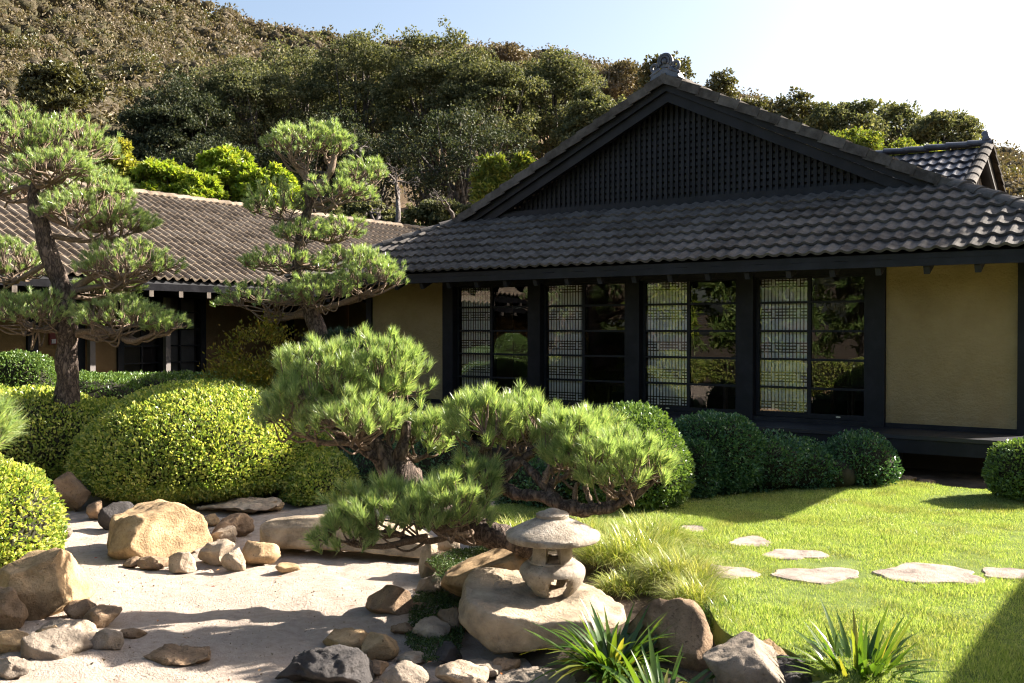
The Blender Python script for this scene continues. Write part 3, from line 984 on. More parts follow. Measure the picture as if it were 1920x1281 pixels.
# connecting recess between the wing and the hall
rc = empty('link_corridor', (-15.5, 4.0, GZ), 'dark recessed passage between the tan-roofed wing and the black hall', 'building')
MB().box(-17.8, -14.16, 3.2, 3.3, GZ, 3.0).build('wall', M_brownwall, rc)
MB().box(-17.8, -14.16, 1.0, 3.19, 2.9, 2.98).build('ceiling', M_black, rc)
for xx in (-16.4, -15.0): MB().box(xx - .07, xx + .07, 3.12, 3.198, GZ, 2.9).build('post', M_black, rc)

# ------------------------------------------------------------------ hall further back on the right
bk = empty('gabled_hall', (-8, 9, 0), 'slate-tiled gabled hall roof behind the right slope of the big gable', 'building')
BX, BY, BZ, BS = -3.88, 8.0, 5.80, .54
bc = 1 / math.sqrt(1 + BS * BS)
rf = MB()
slab([(-12, BY - 3.4, BZ - 3.4 * BS), (BX, BY - 3.4, BZ - 3.4 * BS), (BX, BY, BZ), (-12, BY, BZ)])
slab([(-12, BY, BZ), (BX, BY, BZ), (BX, BY + 3.4, BZ - 3.4 * BS), (-12, BY + 3.4, BZ - 3.4 * BS)])
broof = rf.build('roof', M_black, bk)
nrow = 9
tile_roof(broof, (BX - 12 * TW, BY - 3.25, BZ - 3.25 * BS + .008), (1, 0, 0), (0, bc, BS * bc), 12, nrow, lambda x, y: True, M_blue_tile)
tile_roof(broof, (BX, BY + 3.25, BZ - 3.25 * BS + .008), (-1, 0, 0), (0, -bc, BS * bc), 8, nrow, lambda x, y: True, M_blue_tile, limit=0)
cap_row(broof, (BX - 6, BY, BZ + .09), (BX + .05, BY, BZ + .09), M_blue_tile, w=.14, drop=.09)
cap_row(broof, (BX, BY - 3.3, BZ - 3.3 * BS + .07), (BX, BY, BZ + .07), M_tile, w=.13, drop=.1, length=.36, name='verge_tile')
cap_row(broof, (BX, BY + 3.3, BZ - 3.3 * BS + .07), (BX, BY, BZ + .07), M_tile, w=.13, drop=.1, length=.36, name='verge_tile')
MB().prism([(BX - .35, BY - 2.9, BZ - 2.9 * BS - .15), (BX - .35, BY + 2.9, BZ - 2.9 * BS - .15), (BX - .35, BY, BZ - .15)], (.08, 0, 0)).build('gable_wall', M_boards, bk)
for s in (-1, 1):
    MB().beam((BX - .03, BY + s * 3.3, BZ - 3.3 * BS - .16), (BX - .03, BY, BZ - .16), .06, .2).build('barge_board', M_black, bk)
yy = BY - 2.6
while yy < BY + 2.7:
    h = BZ - .2 - BS * abs(yy - BY)
    MB().box(BX - .268, BX - .25, yy - .02, yy + .02, 3.5, h).build('batten', M_boards, bk)
    yy += .3
MB().box(-12, BX - .36, BY - 2.7, BY + 2.7, 0, 4.0).build('wall', M_ochre, bk)
m = MB()
m.tube(smooth_path([(BX - .02, BY, BZ + .12), (BX - .04, BY, BZ + .25), (BX - .02, BY, BZ + .33)], 4), [.09, .1, .085, .075, .08, .07, .07, .06, .04], 8, jitter=.25)
m.build('ridge_end', M_orn, bk, True)

# ------------------------------------------------------------------ wing on the right, out of frame, whose eave shades the lawn corner
rw = empty('low_hall', (4, -14, 0), 'low hall beyond the right edge of the frame that shades the lawn corner', 'building')
rf = MB()
slab([(1.8, -24, 3.0), (6.3, -24, 5.2), (6.3, -1.9, 5.2), (1.8, -1.9, 3.0)])
slab([(6.3, -24, 5.2), (10.8, -24, 3.0), (10.8, -1.9, 3.0), (6.3, -1.9, 5.2)])
rf.build('roof', M_black, rw)
MB().box(2.95, 9.7, -23.4, -2.7, GZ, 3.4).build('wall', M_ochre, rw)
# ------------------------------------------------------------------ rocks
def rock_mat(name, c, spots=None, moss=False):
    c = np.array(c)
    return surface(name, [tuple(c * .5), tuple(c), tuple(c * 1.4)], rough=.9, scale=5, detail=8, bump=1.0, bump_scale=42, bump_dist=.022, spec=.15, spots=spots)
M_r = {
    'tan': rock_mat('tan_rock', (.36, .25, .14), ((.2, .125, .065), .57)),
    'brown': rock_mat('brown_rock', (.24, .165, .105), ((.12, .08, .05), .56)),
    'grey': rock_mat('grey_rock', (.25, .205, .16), ((.13, .1, .075), .58)),
    'pale': rock_mat('pale_rock', (.36, .285, .21), ((.2, .15, .1), .58)),
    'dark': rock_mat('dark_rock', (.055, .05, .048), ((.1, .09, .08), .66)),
    'slab': rock_mat('slab_stone', (.34, .27, .19), ((.2, .15, .1), .64)),
    'flag': rock_mat('flagstone', (.31, .25, .21), ((.27, .21, .17), .62)),
}
ICO = {}
def ico(n):
    if n not in ICO:
        bm = bmesh.new(); bmesh.ops.create_icosphere(bm, subdivisions=n, radius=1)
        ICO[n] = (np.array([v.co[:] for v in bm.verts]), np.array([[v.index for v in f.verts] for f in bm.faces])); bm.free()
    return ICO[n]

def rock_shape(dims, seed, cuts=7, rough=.05, sub=4, box=2.3, flat_top=0.0):
    """a weathered boulder: cut by random planes, then roughened; dims = half sizes"""
    r = np.random.default_rng(seed)
    V, Fc = ico(sub)
    V = V.copy()
    V = V / (np.abs(V) ** box).sum(1)[:, None] ** (1 / box)
    for i in range(cuts * 2):
        n = r.normal(size=3); n[2] = abs(n[2]) * .9 + .05 if i % 2 else n[2]
        n /= np.linalg.norm(n)
        d = r.uniform(.52, .82)
        e = np.clip(V @ n - d, 0, None)
        V = V - e[:, None] * n * (1.0 if cuts >= 8 else .95)
    if flat_top:
        n = np.array([r.normal() * .12, r.normal() * .1, 1.0]); n /= np.linalg.norm(n)
        e = np.clip(V @ n - flat_top, 0, None)
        V = V - e[:, None] * n * .93
    mn, mx = V.min(0), V.max(0)
    V = (V - (mn + mx) / 2) / ((mx - mn) / 2)
    V = V * np.array(dims)
    s = float(np.mean(dims))
    nrm = unit(V / np.array(dims) ** 2)
    ridge = 1 - 2 * np.abs(fbm(V, 1.9 / s, seed + 9, 3))
    V = V + nrm * (s * rough * (1.2 * fbm(V, 1.5 / s, seed, 4) + .6 * ridge + .6 * fbm(V, 7 / s, seed + 3, 4)))[:, None]
    return V, Fc

def rock(u, vb, w, h, col, label, z=SZ, ry=None, seed=None, cuts=7, rough=.05, box=2.3, rot=0.0, lean=0.0, sink=.12, group=None, sub=None, name='rock', cat='rock', back=.85, flat_top=0.0):
    """boulder whose front foot shows at photo column u, row vb; w and h are its size in the photograph"""
    seed = seed if seed is not None else int(u * 7 + vb * 13)
    f = G(u, vb, z)
    d = depth_of(f)
    rx = w / 2 * d / F_PX
    ry = rx * .8 if ry is None else ry
    slope = (CAM[2] - z) / d
    H = max(.05, h * d / F_PX - slope * ry * .9)      # part of the seen height is the top surface
    rz = H / 2 * (1 + sink)
    sub = sub or (5 if w > 120 else 4 if w > 44 else 3)
    V, Fc = rock_shape((rx, ry, rz), seed, cuts, rough * 1.45, sub, box, flat_top)
    if lean:
        V[:, 0] += V[:, 2] * lean
    c, s = math.cos(rot), math.sin(rot)
    V = np.stack([V[:, 0] * c - V[:, 1] * s, V[:, 0] * s + V[:, 1] * c, V[:, 2]], 1)
    ax = RGT; ay = np.array([FWD[0], FWD[1], 0]); ay /= np.linalg.norm(ay)
    ray = (f - CAM) * [1, 1, 0]; ray = ray / np.linalg.norm(ray)
    cen = f + ray * ry * back
    cen = np.array([cen[0], cen[1], z + H - rz])
    W = V[:, 0:1] * ax + V[:, 1:2] * ay + V[:, 2:3] * np.array([0, 0, 1.0])
    o = bpy.data.objects.new(name, np_mesh(name, W, [Fc], True))
    o.data.materials.append(M_r[col])
    link(o, None, Matrix.Translation(Vector(cen.tolist())))
    return tag(o, label, cat, group)

# left bank
rock(70, 1168, 176, 148, 'tan', 'large angular tan boulder at the left edge below the clipped yellow shrub', z=SZ, ry=.42, cuts=10, box=2.6, seed=221, rough=.03, sink=.3)
rock(12, 1190, 80, 90, 'brown', 'shaded brown boulder cut off by the left edge of the frame', cuts=8, seed=22)
rock(150, 1168, 66, 46, 'brown', 'small rounded brown rock at the foot of the large left boulder', seed=23, rough=.03)
rock(192, 1180, 68, 46, 'brown', 'small dark-sided rock at the right end of the left rock group', seed=24)
rock(108, 1243, 122, 66, 'grey', 'angular rock with one sunlit end on the sand at lower left', cuts=9, box=3.5, seed=25, rough=.03)
rock(200, 1226, 70, 48, 'grey', 'ridged grey rock just right of the angular rock at lower left', seed=26)
rock(128, 1197, 128, 36, 'pale', 'flat pale ledge stone below the large left boulder', seed=27, box=3)
rock(22, 1232, 74, 54, 'tan', 'low lumpy tan rock in the bottom left corner', seed=28)
rock(335, 1248, 130, 30, 'brown', 'low dark flat rock half buried in the sand at lower left', seed=29, rough=.06, cuts=5, sink=.6)
rock(62, 1249, 22, 15, 'dark', 'tiny dark pebble on the sand near the bottom left corner', seed=30, name='pebble', cat='pebble')
# back left, in front of the hedges
rock(138, 960, 74, 78, 'brown', 'upright brown rock tucked against the left side of the big hedge', cuts=9, seed=31, box=2.8)
rock(176, 973, 36, 34, 'brown', 'small wedge rock between the upright brown rock and the sunlit boulder', seed=32)
rock(216, 992, 60, 52, 'dark', 'dark rock in the shade just behind the sunlit golden boulder', seed=33)
rock(122, 1011, 30, 26, 'grey', 'small grey rock on the shaded sand by the yellow shrub', seed=34)
rock(68, 908, 80, 40, 'dark', 'dark shaded boulder under the left hedge', seed=35)
rock(295, 1050, 214, 112, 'tan', 'big rounded golden boulder in full sun in front of the big hedge', ry=.5, cuts=8, box=2.4, seed=74, rough=.03, sink=.15)
rock(288, 1067, 54, 26, 'brown', 'flat brown stone under the front of the golden boulder', seed=37)
rock(341, 1071, 52, 38, 'pale', 'cube-shaped pale stone at the right foot of the golden boulder', box=6, cuts=4, seed=38, rough=.03)
rock(405, 1060, 74, 50, 'pale', 'pale wedge-topped stone in the small cluster beside the golden boulder', cuts=9, seed=39)
rock(438, 1070, 52, 42, 'pale', 'squat pale stone at the front of the small cluster', box=4, cuts=6, seed=40)
rock(418, 1020, 48, 34, 'pale', 'small pale stone at the back of the small cluster', seed=41)
rock(488, 1060, 80, 44, 'tan', 'rounded tan stone at the foot of the stone bridge', seed=42, rough=.03)
rock(440, 1010, 74, 48, 'brown', 'brown stone between the golden boulder and the stone bridge', cuts=8, seed=43)
rock(395, 985, 38, 22, 'tan', 'little tan stone behind the golden boulder', seed=44)
rock(445, 965, 160, 26, 'pale', 'flat pale paving stone along the foot of the big hedge', ry=.35, seed=45, box=3, z=SZ)
# middle, around the lantern
rock(848, 1088, 108, 54, 'brown', 'rounded brown boulder left of the lantern, below the pine trunk', seed=46, rough=.03, z=-.34, ry=.22)
rock(806, 1122, 54, 48, 'grey', 'pointed little rock at the edge of the moss', cuts=9, seed=47)
rock(730, 1160, 96, 66, 'brown', 'angular brown rock standing alone on the sand left of the lantern', cuts=8, box=2.8, seed=48, rough=.03)
rock(925, 1160, 200, 150, 'tan', 'large slanting boulder behind the lantern rock', z=-.36, ry=.42, cuts=6, seed=49, rough=.03, lean=.35)
rock(1015, 1250, 326, 166, 'slab', 'broad flat-topped boulder that carries the stone lantern', z=SZ - .02, ry=.56, cuts=3, box=3.2, seed=133, rough=.03, sink=.1, flat_top=.5)
rock(1248, 1300, 172, 196, 'brown', 'tall rounded boulder right of the lantern behind the strap-leaved plant', z=SZ, ry=.34, cuts=5, box=2.4, seed=51, rough=.025)
rock(936, 1055, 46, 30, 'dark', 'small dark round stone under the pine trunk left of the lantern', z=-.1, seed=52)
rock(898, 1077, 48, 28, 'pale', 'small pale flat stone on top of the slanting boulder', z=-.2, seed=53)
rock(842, 1042, 44, 40, 'pale', 'white-lit stone under the pine beside the bridge end', z=-.2, seed=54, cuts=9)
rock(808, 1082, 42, 74, 'slab', 'upright support stone at the right end of the stone bridge', z=SZ, box=4, cuts=4, seed=55)
rock(652, 1224, 100, 48, 'tan', 'low tan rock with a lit top on the sand left of the moss', seed=56)
rock(713, 1238, 70, 54, 'tan', 'squarish tan rock beside the low tan rock', box=3.5, cuts=6, seed=57, rough=.03)
rock(808, 1207, 76, 44, 'pale', 'flat-topped pale rock on the moss edge', box=3.2, seed=58)
rock(756, 1192, 46, 26, 'brown', 'small shaded stone in the sand left of the flat-topped rock', seed=59)
rock(612, 1292, 186, 84, 'dark', 'jagged black rock at the bottom edge of the sand', cuts=11, box=2.6, seed=60, rough=.05)
rock(760, 1292, 96, 50, 'grey', 'grey shaded rock at the bottom edge between the black rock and the pale one', seed=61)
rock(866, 1292, 104, 48, 'pale', 'sunlit pale rock at the bottom edge below the lantern boulder', seed=62, rough=.04)
rock(905, 1268, 94, 30, 'grey', 'flat grey stone tucked under the lantern boulder', seed=63, z=SZ)
rock(840, 1247, 52, 42, 'dark', 'dark stone in the moss at the left foot of the lantern boulder', seed=64)
rock(772, 1246, 58, 18, 'pale', 'thin pale stone lying on the sand below the moss', seed=65, box=3)
rock(1020, 1300, 190, 44, 'grey', 'broad low grey stone at the bottom edge under the strap-leaved plant', seed=66, box=3)
# right foreground by the lawn
rock(1405, 1312, 186, 130, 'grey', 'big grey boulder at the lawn edge in the right foreground', z=-.16, ry=.3, cuts=5, seed=167, rough=.025)
rock(1437, 1252, 80, 54, 'tan', 'brown rounded rock leaning on the big grey boulder', z=-.08, seed=68, rough=.03)
rock(1384, 1304, 94, 62, 'grey', 'low grey rock in front of the big grey boulder', z=-.2, seed=69)
rock(1472, 1318, 168, 90, 'dark', 'dark triangular rock in the shade of the right foreground', z=-.18, cuts=11, seed=70)
rock(1458, 1250, 46, 24, 'pale', 'small pale stone wedged behind the dark triangular rock', z=-.05, seed=71)
rock(1650, 901, 30, 12, 'brown', 'small brown edging stone left of the others below the deck', z=-.02, seed=72)
rock(1692, 906, 50, 14, 'brown', 'rounded brown edging stone at the lawn edge below the deck', z=-.02, seed=73)
rock(1738, 909, 34, 10, 'brown', 'flat brown edging stone right of the others below the deck', z=-.02, seed=74)
rock(1075, 790, 46, 34, 'grey', 'grey stepping block below the deck seen over the central pine', z=.2, seed=75, box=4)

rock(30, 1140, 60, 70, 'brown', 'dark brown rock in the gap between the left edge and the large angular boulder', seed=301, cuts=9)
rock(96, 1212, 60, 40, 'tan', 'small tan rock between the flat ledge and the angular rock at lower left', seed=302, cuts=9)
rock(250, 1200, 44, 26, 'brown', 'small brown stone on the sand right of the ridged grey rock', seed=303)
rock(20, 1275, 90, 46, 'grey', 'grey rock filling the bottom left corner of the frame', seed=304, cuts=9)
rock(690, 1205, 34, 20, 'brown', 'little brown stone behind the squarish tan rock', seed=305)
rock(850, 1188, 60, 46, 'brown', 'brown rock wedged between the moss and the lantern boulder', seed=306, cuts=9)
rock(945, 1262, 60, 30, 'brown', 'small brown stone under the front of the lantern boulder', seed=307)
rock(700, 1268, 54, 26, 'brown', 'small stone between the black rock and the squarish tan rock', seed=308, cuts=9)
rock(786, 1150, 36, 22, 'brown', 'little stone on the moss below the pointed rock', seed=309)
rock(1118, 1290, 90, 40, 'dark', 'dark low stone behind the strap-leaved plant at the bottom edge', seed=310)
rock(1310, 1250, 60, 60, 'grey', 'narrow grey stone between the tall boulder and the big grey boulder', z=-.25, seed=311, cuts=9)
rock(540, 1075, 44, 22, 'tan', 'small tan stone on the sand below the left end of the bridge', seed=312)
rock(250, 1066, 40, 22, 'brown', 'small brown stone at the left foot of the golden boulder', seed=313)
rock(505, 958, 60, 20, 'tan', 'flat tan stone under the hedge by the left end of the bridge', seed=314)
# stone bridge: one long hewn slab
f0, f1 = G(478, 1040, SZ), G(800, 1062, SZ)
L = np.linalg.norm(f1 - f0); ax = (f1 - f0) / L; ay = np.array([-ax[1], ax[0], 0])
V, Fc = rock_shape((L / 2 + .02, .36, .155), 81, cuts=3, rough=.012, sub=5, box=7)
cc = (f0 + f1) / 2 + ay * .36
arch = -.06 * (V[:, 0] / (L / 2)) ** 2
W = V[:, 0:1] * ax + V[:, 1:2] * ay + (V[:, 2:3] + arch[:, None]) * np.array([0, 0, 1.0])
br = bpy.data.objects.new('stone_bridge', np_mesh('stone_bridge', W, [Fc], True)); br.data.materials.append(M_r['slab'])
link(br, None, Matrix.Translation((cc[0], cc[1], SZ + .235)))
tag(br, 'long hewn stone slab bridging the sand in front of the big hedge', 'stone bridge')

# stepping stones in the lawn
STONES = [(1298, 983, 996, 60, 'small stepping stone at the far end of the path by the grass clump'),
          (1408, 1004, 1023, 80, 'second stepping stone from the far end of the path'),
          (1488, 1028, 1046, 116, 'stepping stone third from the far end, cracked across'),
          (1364, 1057, 1083, 100, 'pale stepping stone at the lawn edge beside the yellow grass'),
          (1529, 1062, 1088, 164, 'wide stepping stone in the middle of the lawn'),
          (1742, 1057, 1089, 208, 'longest stepping stone, right of the wide one'),
          (1900, 1062, 1083, 110, 'stepping stone cut off by the right edge of the frame')]
STEP_POLYS = []
for i, (u, vt, vb, w, lab) in enumerate(STONES):
    a = G(u, vt, .015); b = G(u, vb, .015)
    cen = (a + b) / 2; d = depth_of(cen)
    rx = w / 2 * d / F_PX; ry = np.linalg.norm(a - b) / 2
    r = np.random.default_rng(500 + i)
    n = 30
    ang = np.linspace(0, 2 * math.pi, n, endpoint=False)
    rad = 1 + .12 * np.sin(2 * ang + r.uniform(0, 6)) + .12 * np.sin(3 * ang + r.uniform(0, 6)) + .07 * np.sin(5 * ang + r.uniform(0, 6)) + .04 * np.sin(9 * ang + r.uniform(0, 6))
    fw = np.array([FWD[0], FWD[1], 0]); fw /= np.linalg.norm(fw)
    ring_ = cen[None] + (np.cos(ang) * rad * rx)[:, None] * RGT + (np.sin(ang) * rad * ry)[:, None] * fw
    STEP_POLYS.append(ring_[:, :2])
    V = [cen * [1, 1, 0] + [0, 0, .009]]
    rings = [(.55, .009), (.85, .009), (.97, .006), (1.0, -.004), (1.0, -.05)]
    for s, zz in rings:
        q = cen + (ring_ - cen) * s
        V += [(p[0], p[1], zz) for p in q]
    V = np.array(V)
    top = V[:, 2] > .004
    V[top, 2] += .004 * fbm(V[top] * [1, 1, 0], 5, i, 3)
    T = [(0, 1 + k, 1 + (k + 1) % n) for k in range(n)]
    Q = [(1 + j * n + k, 1 + (j + 1) * n + k, 1 + (j + 1) * n + (k + 1) % n, 1 + j * n + (k + 1) % n) for j in range(len(rings) - 1) for k in range(n)]
    o = obj('stepping_stone', V, [np.array(Q), np.array(T)], M_r['flag'], None)
    tag(o, lab, 'stepping stone', 'stepping stones across the lawn')

# loose grit and dry leaves on the sand
n = 4000
px = rng.uniform(-10, -3, n); py = rng.uniform(-12, -5, n)
p3 = np.stack([px, py, np.full(n, 0.0)], 1)
p3[:, 2] = SZ + .028 * vnoise(p3, .9, 11) + .012 * vnoise(p3, 4.5, 12) + .005
tv, tf = np.array([(1, 0, -.5), (-.5, .87, -.5), (-.5, -.87, -.5), (0, 0, .9)]), np.array([(0, 1, 3), (1, 2, 3), (2, 0, 3)])
sz_ = rng.lognormal(math.log(.0055), .45, n)
V, fs = scatter(tv, [tf], p3, rand_dirs(n), rand_dirs(n), sz_, sz_ * rng.uniform(.6, 1.2, n), sz_ * .6)
tag(obj('sand_grit', V, fs, M_r['slab']), 'scattered grit and small pebbles on the pale sand', 'grit', kind='stuff')
M_dry = foliage('dry_leaf', [(.3, .06, .03), (.28, .14, .05), (.2, .12, .06)], trans=.15)
n = 60
px = rng.uniform(-9.5, -3.5, n); py = rng.uniform(-11.5, -5.5, n)
p3 = np.stack([px, py, np.full(n, SZ + .03)], 1)
V, fs = scatter(*LEAF, p3, rand_dirs(n) * [1, 1, .1], np.array([[0, 0, 1.0]]) + .4 * rand_dirs(n), .02, .045)
tag(obj('fallen_leaves', V, fs, M_dry), 'few dry red and brown leaves lying on the sand', 'leaves', kind='stuff')

# ------------------------------------------------------------------ stone lantern
M_lant = surface('lantern_granite', [(.2, .165, .125), (.31, .265, .21), (.4, .35, .29)], rough=.92, scale=9, bump=.8, bump_scale=45, bump_dist=.016, spec=.1, spots=((.17, .135, .105), .57))
lb = P(1036, 1118, 7.35)
lan = empty('stone_lantern', lb, 'squat granite snow-viewing lantern with wide round cap on the flat boulder', 'lantern')
def lathe(prof, n=48):
    prof = np.array(prof, float); m = len(prof)
    ang = np.linspace(0, 2 * math.pi, n, endpoint=False)
    V = np.stack([prof[:, 0][:, None] * np.cos(ang), prof[:, 0][:, None] * np.sin(ang), np.repeat(prof[:, 1][:, None], n, 1)], -1).reshape(-1, 3)
    Q = [(j * n + k, j * n + (k + 1) % n, (j + 1) * n + (k + 1) % n, (j + 1) * n + k) for j in range(m - 1) for k in range(n)]
    return V, [np.array(Q)]
def shell(prof, thick, keep, n=72, m=20):
    """hollow turned piece with openings; keep(angle, t) -> True where stone stands"""
    prof = smooth_path(prof, 6)
    s = np.linspace(0, len(prof) - 1, m + 1)
    R = np.interp(s, np.arange(len(prof)), prof[:, 0]); Z = np.interp(s, np.arange(len(prof)), prof[:, 1])
    ang = np.linspace(0, 2 * math.pi, n, endpoint=False)
    out = np.stack([R[:, None] * np.cos(ang), R[:, None] * np.sin(ang), np.repeat(Z[:, None], n, 1)], -1).reshape(-1, 3)
    Ri = np.maximum(R - thick, .01)
    inn = np.stack([Ri[:, None] * np.cos(ang), Ri[:, None] * np.sin(ang), np.repeat(Z[:, None], n, 1)], -1).reshape(-1, 3)
    V = np.vstack([out, inn]); o = len(out)
    K = np.array([[keep(ang[k] + math.pi / n, (j + .5) / m) for k in range(n)] for j in range(m)])
    Q = []
    for j in range(m):
        for k in range(n):
            if not K[j, k]: continue
            k2 = (k + 1) % n
            a, b, c, d = j * n + k, j * n + k2, (j + 1) * n + k2, (j + 1) * n + k
            Q += [(a, b, c, d), (o + d, o + c, o + b, o + a)]
            if j == 0 or not K[j - 1, k]: Q.append((b, a, o + a, o + b))
            if j == m - 1 or not K[j + 1, k]: Q.append((d, c, o + c, o + d))
            if not K[j, k - 1]: Q.append((a, d, o + d, o + a))
            if not K[j, k2]: Q.append((c, b, o + b, o + c))
    return V, [np.array(Q)]
def lantern_part(name, data, rough=.004, seed=1, rot=0):
    V, fs = data
    c, s = math.cos(rot), math.sin(rot)
    V = np.stack([V[:, 0] * c - V[:, 1] * s, V[:, 0] * s + V[:, 1] * c, V[:, 2]], 1)
    V = V + unit(V * [1, 1, .3]) * (rough * fbm(V, 9, seed, 3))[:, None]
    V = V * [1.08, 1.08, .985]
    o = obj(name, V + lb, fs, M_lant, lan, True)
    md = o.modifiers.new('edges', 'EDGE_SPLIT'); md.split_angle = math.radians(42)
    return o
A0 = YAW - math.pi / 2          # angle that faces the camera
def legs_keep(a, t):
    q = (a - A0 - 1.0) % (math.pi / 2) - math.pi / 4
    top = .54 * (1 - (abs(q) / .6) ** 3) if abs(q) < .6 else -1
    return t > top
lantern_part('legs', shell([(.105, 0), (.15, .035), (.2, .1), (.225, .17), (.222, .215), (.19, .25), (.14, .268)], .06, legs_keep), .005, 3)
lantern_part('leg_top', lathe([(.0, .262), (.13, .268), (.165, .262), (.0, .235)]), .001, 2)
def box_keep(a, t):
    q = (a - A0 - .78) % (math.pi / 2) - math.pi / 4
    return not (abs(q) < .36 and .22 < t < .86)
lantern_part('fire_box', shell([(.165, .262), (.163, .275), (.146, .3), (.142, .36), (.146, .43), (.152, .45)], .04, box_keep, 72, 14), .002, 4)
lantern_part('cap', lathe([(0, .43), (.14, .44), (.296, .424), (.312, .428), (.322, .44), (.324, .47), (.314, .484), (.27, .508), (.2, .548), (.14, .58), (.11, .594), (0, .6)], 72), .008, 5)
lantern_part('finial', lathe([(.0, .585), (.1, .586), (.113, .594), (.115, .618), (.102, .63), (.06, .64), (.045, .652), (.02, .66), (0, .662)], 48), .004, 6)
# ------------------------------------------------------------------ clipped shrubs
M_az = foliage('azalea_leaf', gain=1.75, cols=[(.055, .09, .016), (.105, .158, .032), (.18, .225, .05), (.29, .305, .085), (.34, .33, .12)], trans=.5, rough=.32, spec=.6)
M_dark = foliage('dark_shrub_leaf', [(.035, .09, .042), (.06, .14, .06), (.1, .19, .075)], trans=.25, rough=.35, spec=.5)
M_mid = foliage('glossy_leaf', gain=1.6, cols=[(.04, .075, .018), (.07, .12, .03), (.12, .17, .05)], trans=.28, rough=.3, spec=.6)
M_core = surface('twig_core', [(.012, .012, .006), (.02, .019, .01), (.03, .028, .015)], rough=.95, scale=8, bump=.5)
AY = np.array([FWD[0], FWD[1], 0]); AY /= np.linalg.norm(AY)

def lobe(u, d, rx, ry, vtop, zb=GZ, lift=.42):
    """ellipsoidal lobe standing at column u, depth d, top at photo row vtop"""
    c = P(u, 617, d)
    zt = P(u, vtop, d)[2]
    H = zt - zb
    return dict(c=np.array([c[0], c[1], zb + H * lift]), rx=rx, ry=ry, up=H * (1 - lift), dn=H * lift)

def lobe_points(lb_, n, p=2.5, zmin=-.85):
    d = rand_dirs(int(n * 1.25)); d = d[d[:, 2] > zmin][:n]
    r = (np.abs(d) ** p).sum(1) ** (-1 / p)
    s = d * r[:, None]
    sz = np.where(s[:, 2] > 0, lb_['up'], lb_['dn'])
    pos = lb_['c'] + s[:, 0:1] * lb_['rx'] * RGT + s[:, 1:2] * lb_['ry'] * AY + np.stack([0 * sz, 0 * sz, s[:, 2] * sz], 1)
    g = np.sign(s) * np.abs(s) ** (p - 1)
    nrm = unit(g[:, 0:1] / lb_['rx'] * RGT + g[:, 1:2] / lb_['ry'] * AY + np.stack([0 * sz, 0 * sz, g[:, 2] / sz], 1))
    return pos, nrm

def inside(pos, lb_, p=2.5, scale=1.0):
    q = pos - lb_['c']
    x = q @ RGT / lb_['rx']; y = q @ AY / lb_['ry']
    z = np.where(q[:, 2] > 0, q[:, 2] / lb_['up'], q[:, 2] / lb_['dn'])
    return (np.abs(x) ** p + np.abs(y) ** p + np.abs(z) ** p) < scale

def shrub(name, label, lobes, mat, leaf=.04, dens=1500, cat='shrub', group=None, p=2.5, rough=.05, fuzz=.05, core=.93, aspect=.6, zmin=-.85):
    base = np.array([lobes[0]['c'][0], lobes[0]['c'][1], lobes[0]['c'][2] - lobes[0]['dn']])
    root = empty(name, base, label, cat, group)
    seed = int(abs(base[0]) * 31 + abs(base[1]) * 7)
    Ps, Ns, cores = [], [], []
    for i, L in enumerate(lobes):
        area = 2 * math.pi * (L['rx'] * L['ry'] + (L['up'] + L['dn']) * (L['rx'] + L['ry']) / 2) * .8
        pos, nrm = lobe_points(L, int(area * dens), p, zmin)
        ok = np.ones(len(pos), bool)
        for j, K in enumerate(lobes):
            if j != i: ok &= ~inside(pos, K, p, .85)
        tc = unit(CAM - pos)
        away = (nrm * tc).sum(1) < -.25
        ok &= ~(away & (rng.random(len(pos)) < .6))
        ok &= pos[:, 2] > base[2] + .02
        pos, nrm = pos[ok], nrm[ok]
        pos = pos + nrm * (rough * fbm(pos, 2.2, seed, 2) + rough * .6 * vnoise(pos, 7, seed + 1))[:, None]
        Ps.append(pos); Ns.append(nrm)
        V, Fc = ico(3)
        r = (np.abs(V) ** p).sum(1) ** (-1 / p); s = V * r[:, None] * core
        sz = np.where(s[:, 2] > 0, L['up'], L['dn'])
        W = L['c'] + s[:, 0:1] * L['rx'] * RGT + s[:, 1:2] * L['ry'] * AY + np.stack([0 * sz, 0 * sz, s[:, 2] * sz], 1)
        cores.append((W, [Fc]))
    pos, nrm = np.vstack(Ps), np.vstack(Ns)
    N = len(pos)
    pos = pos + nrm * (rng.uniform(-fuzz * 1.6, fuzz * .5, N))[:, None]
    yd = nrm * .75 + rand_dirs(N) * .8 + np.array([0, 0, .35])
    zd = nrm * .45 + rand_dirs(N) * .8 + np.array([0, 0, .5])
    L_ = leaf * rng.uniform(.65, 1.25, N)
    V, fs = scatter(*LEAF, pos, yd, zd, L_ * aspect, L_, L_)
    obj('foliage', V, fs, mat, root)
    V, fs = join(cores)
    obj('branch_core', V, fs, M_core, root, True)
    return root

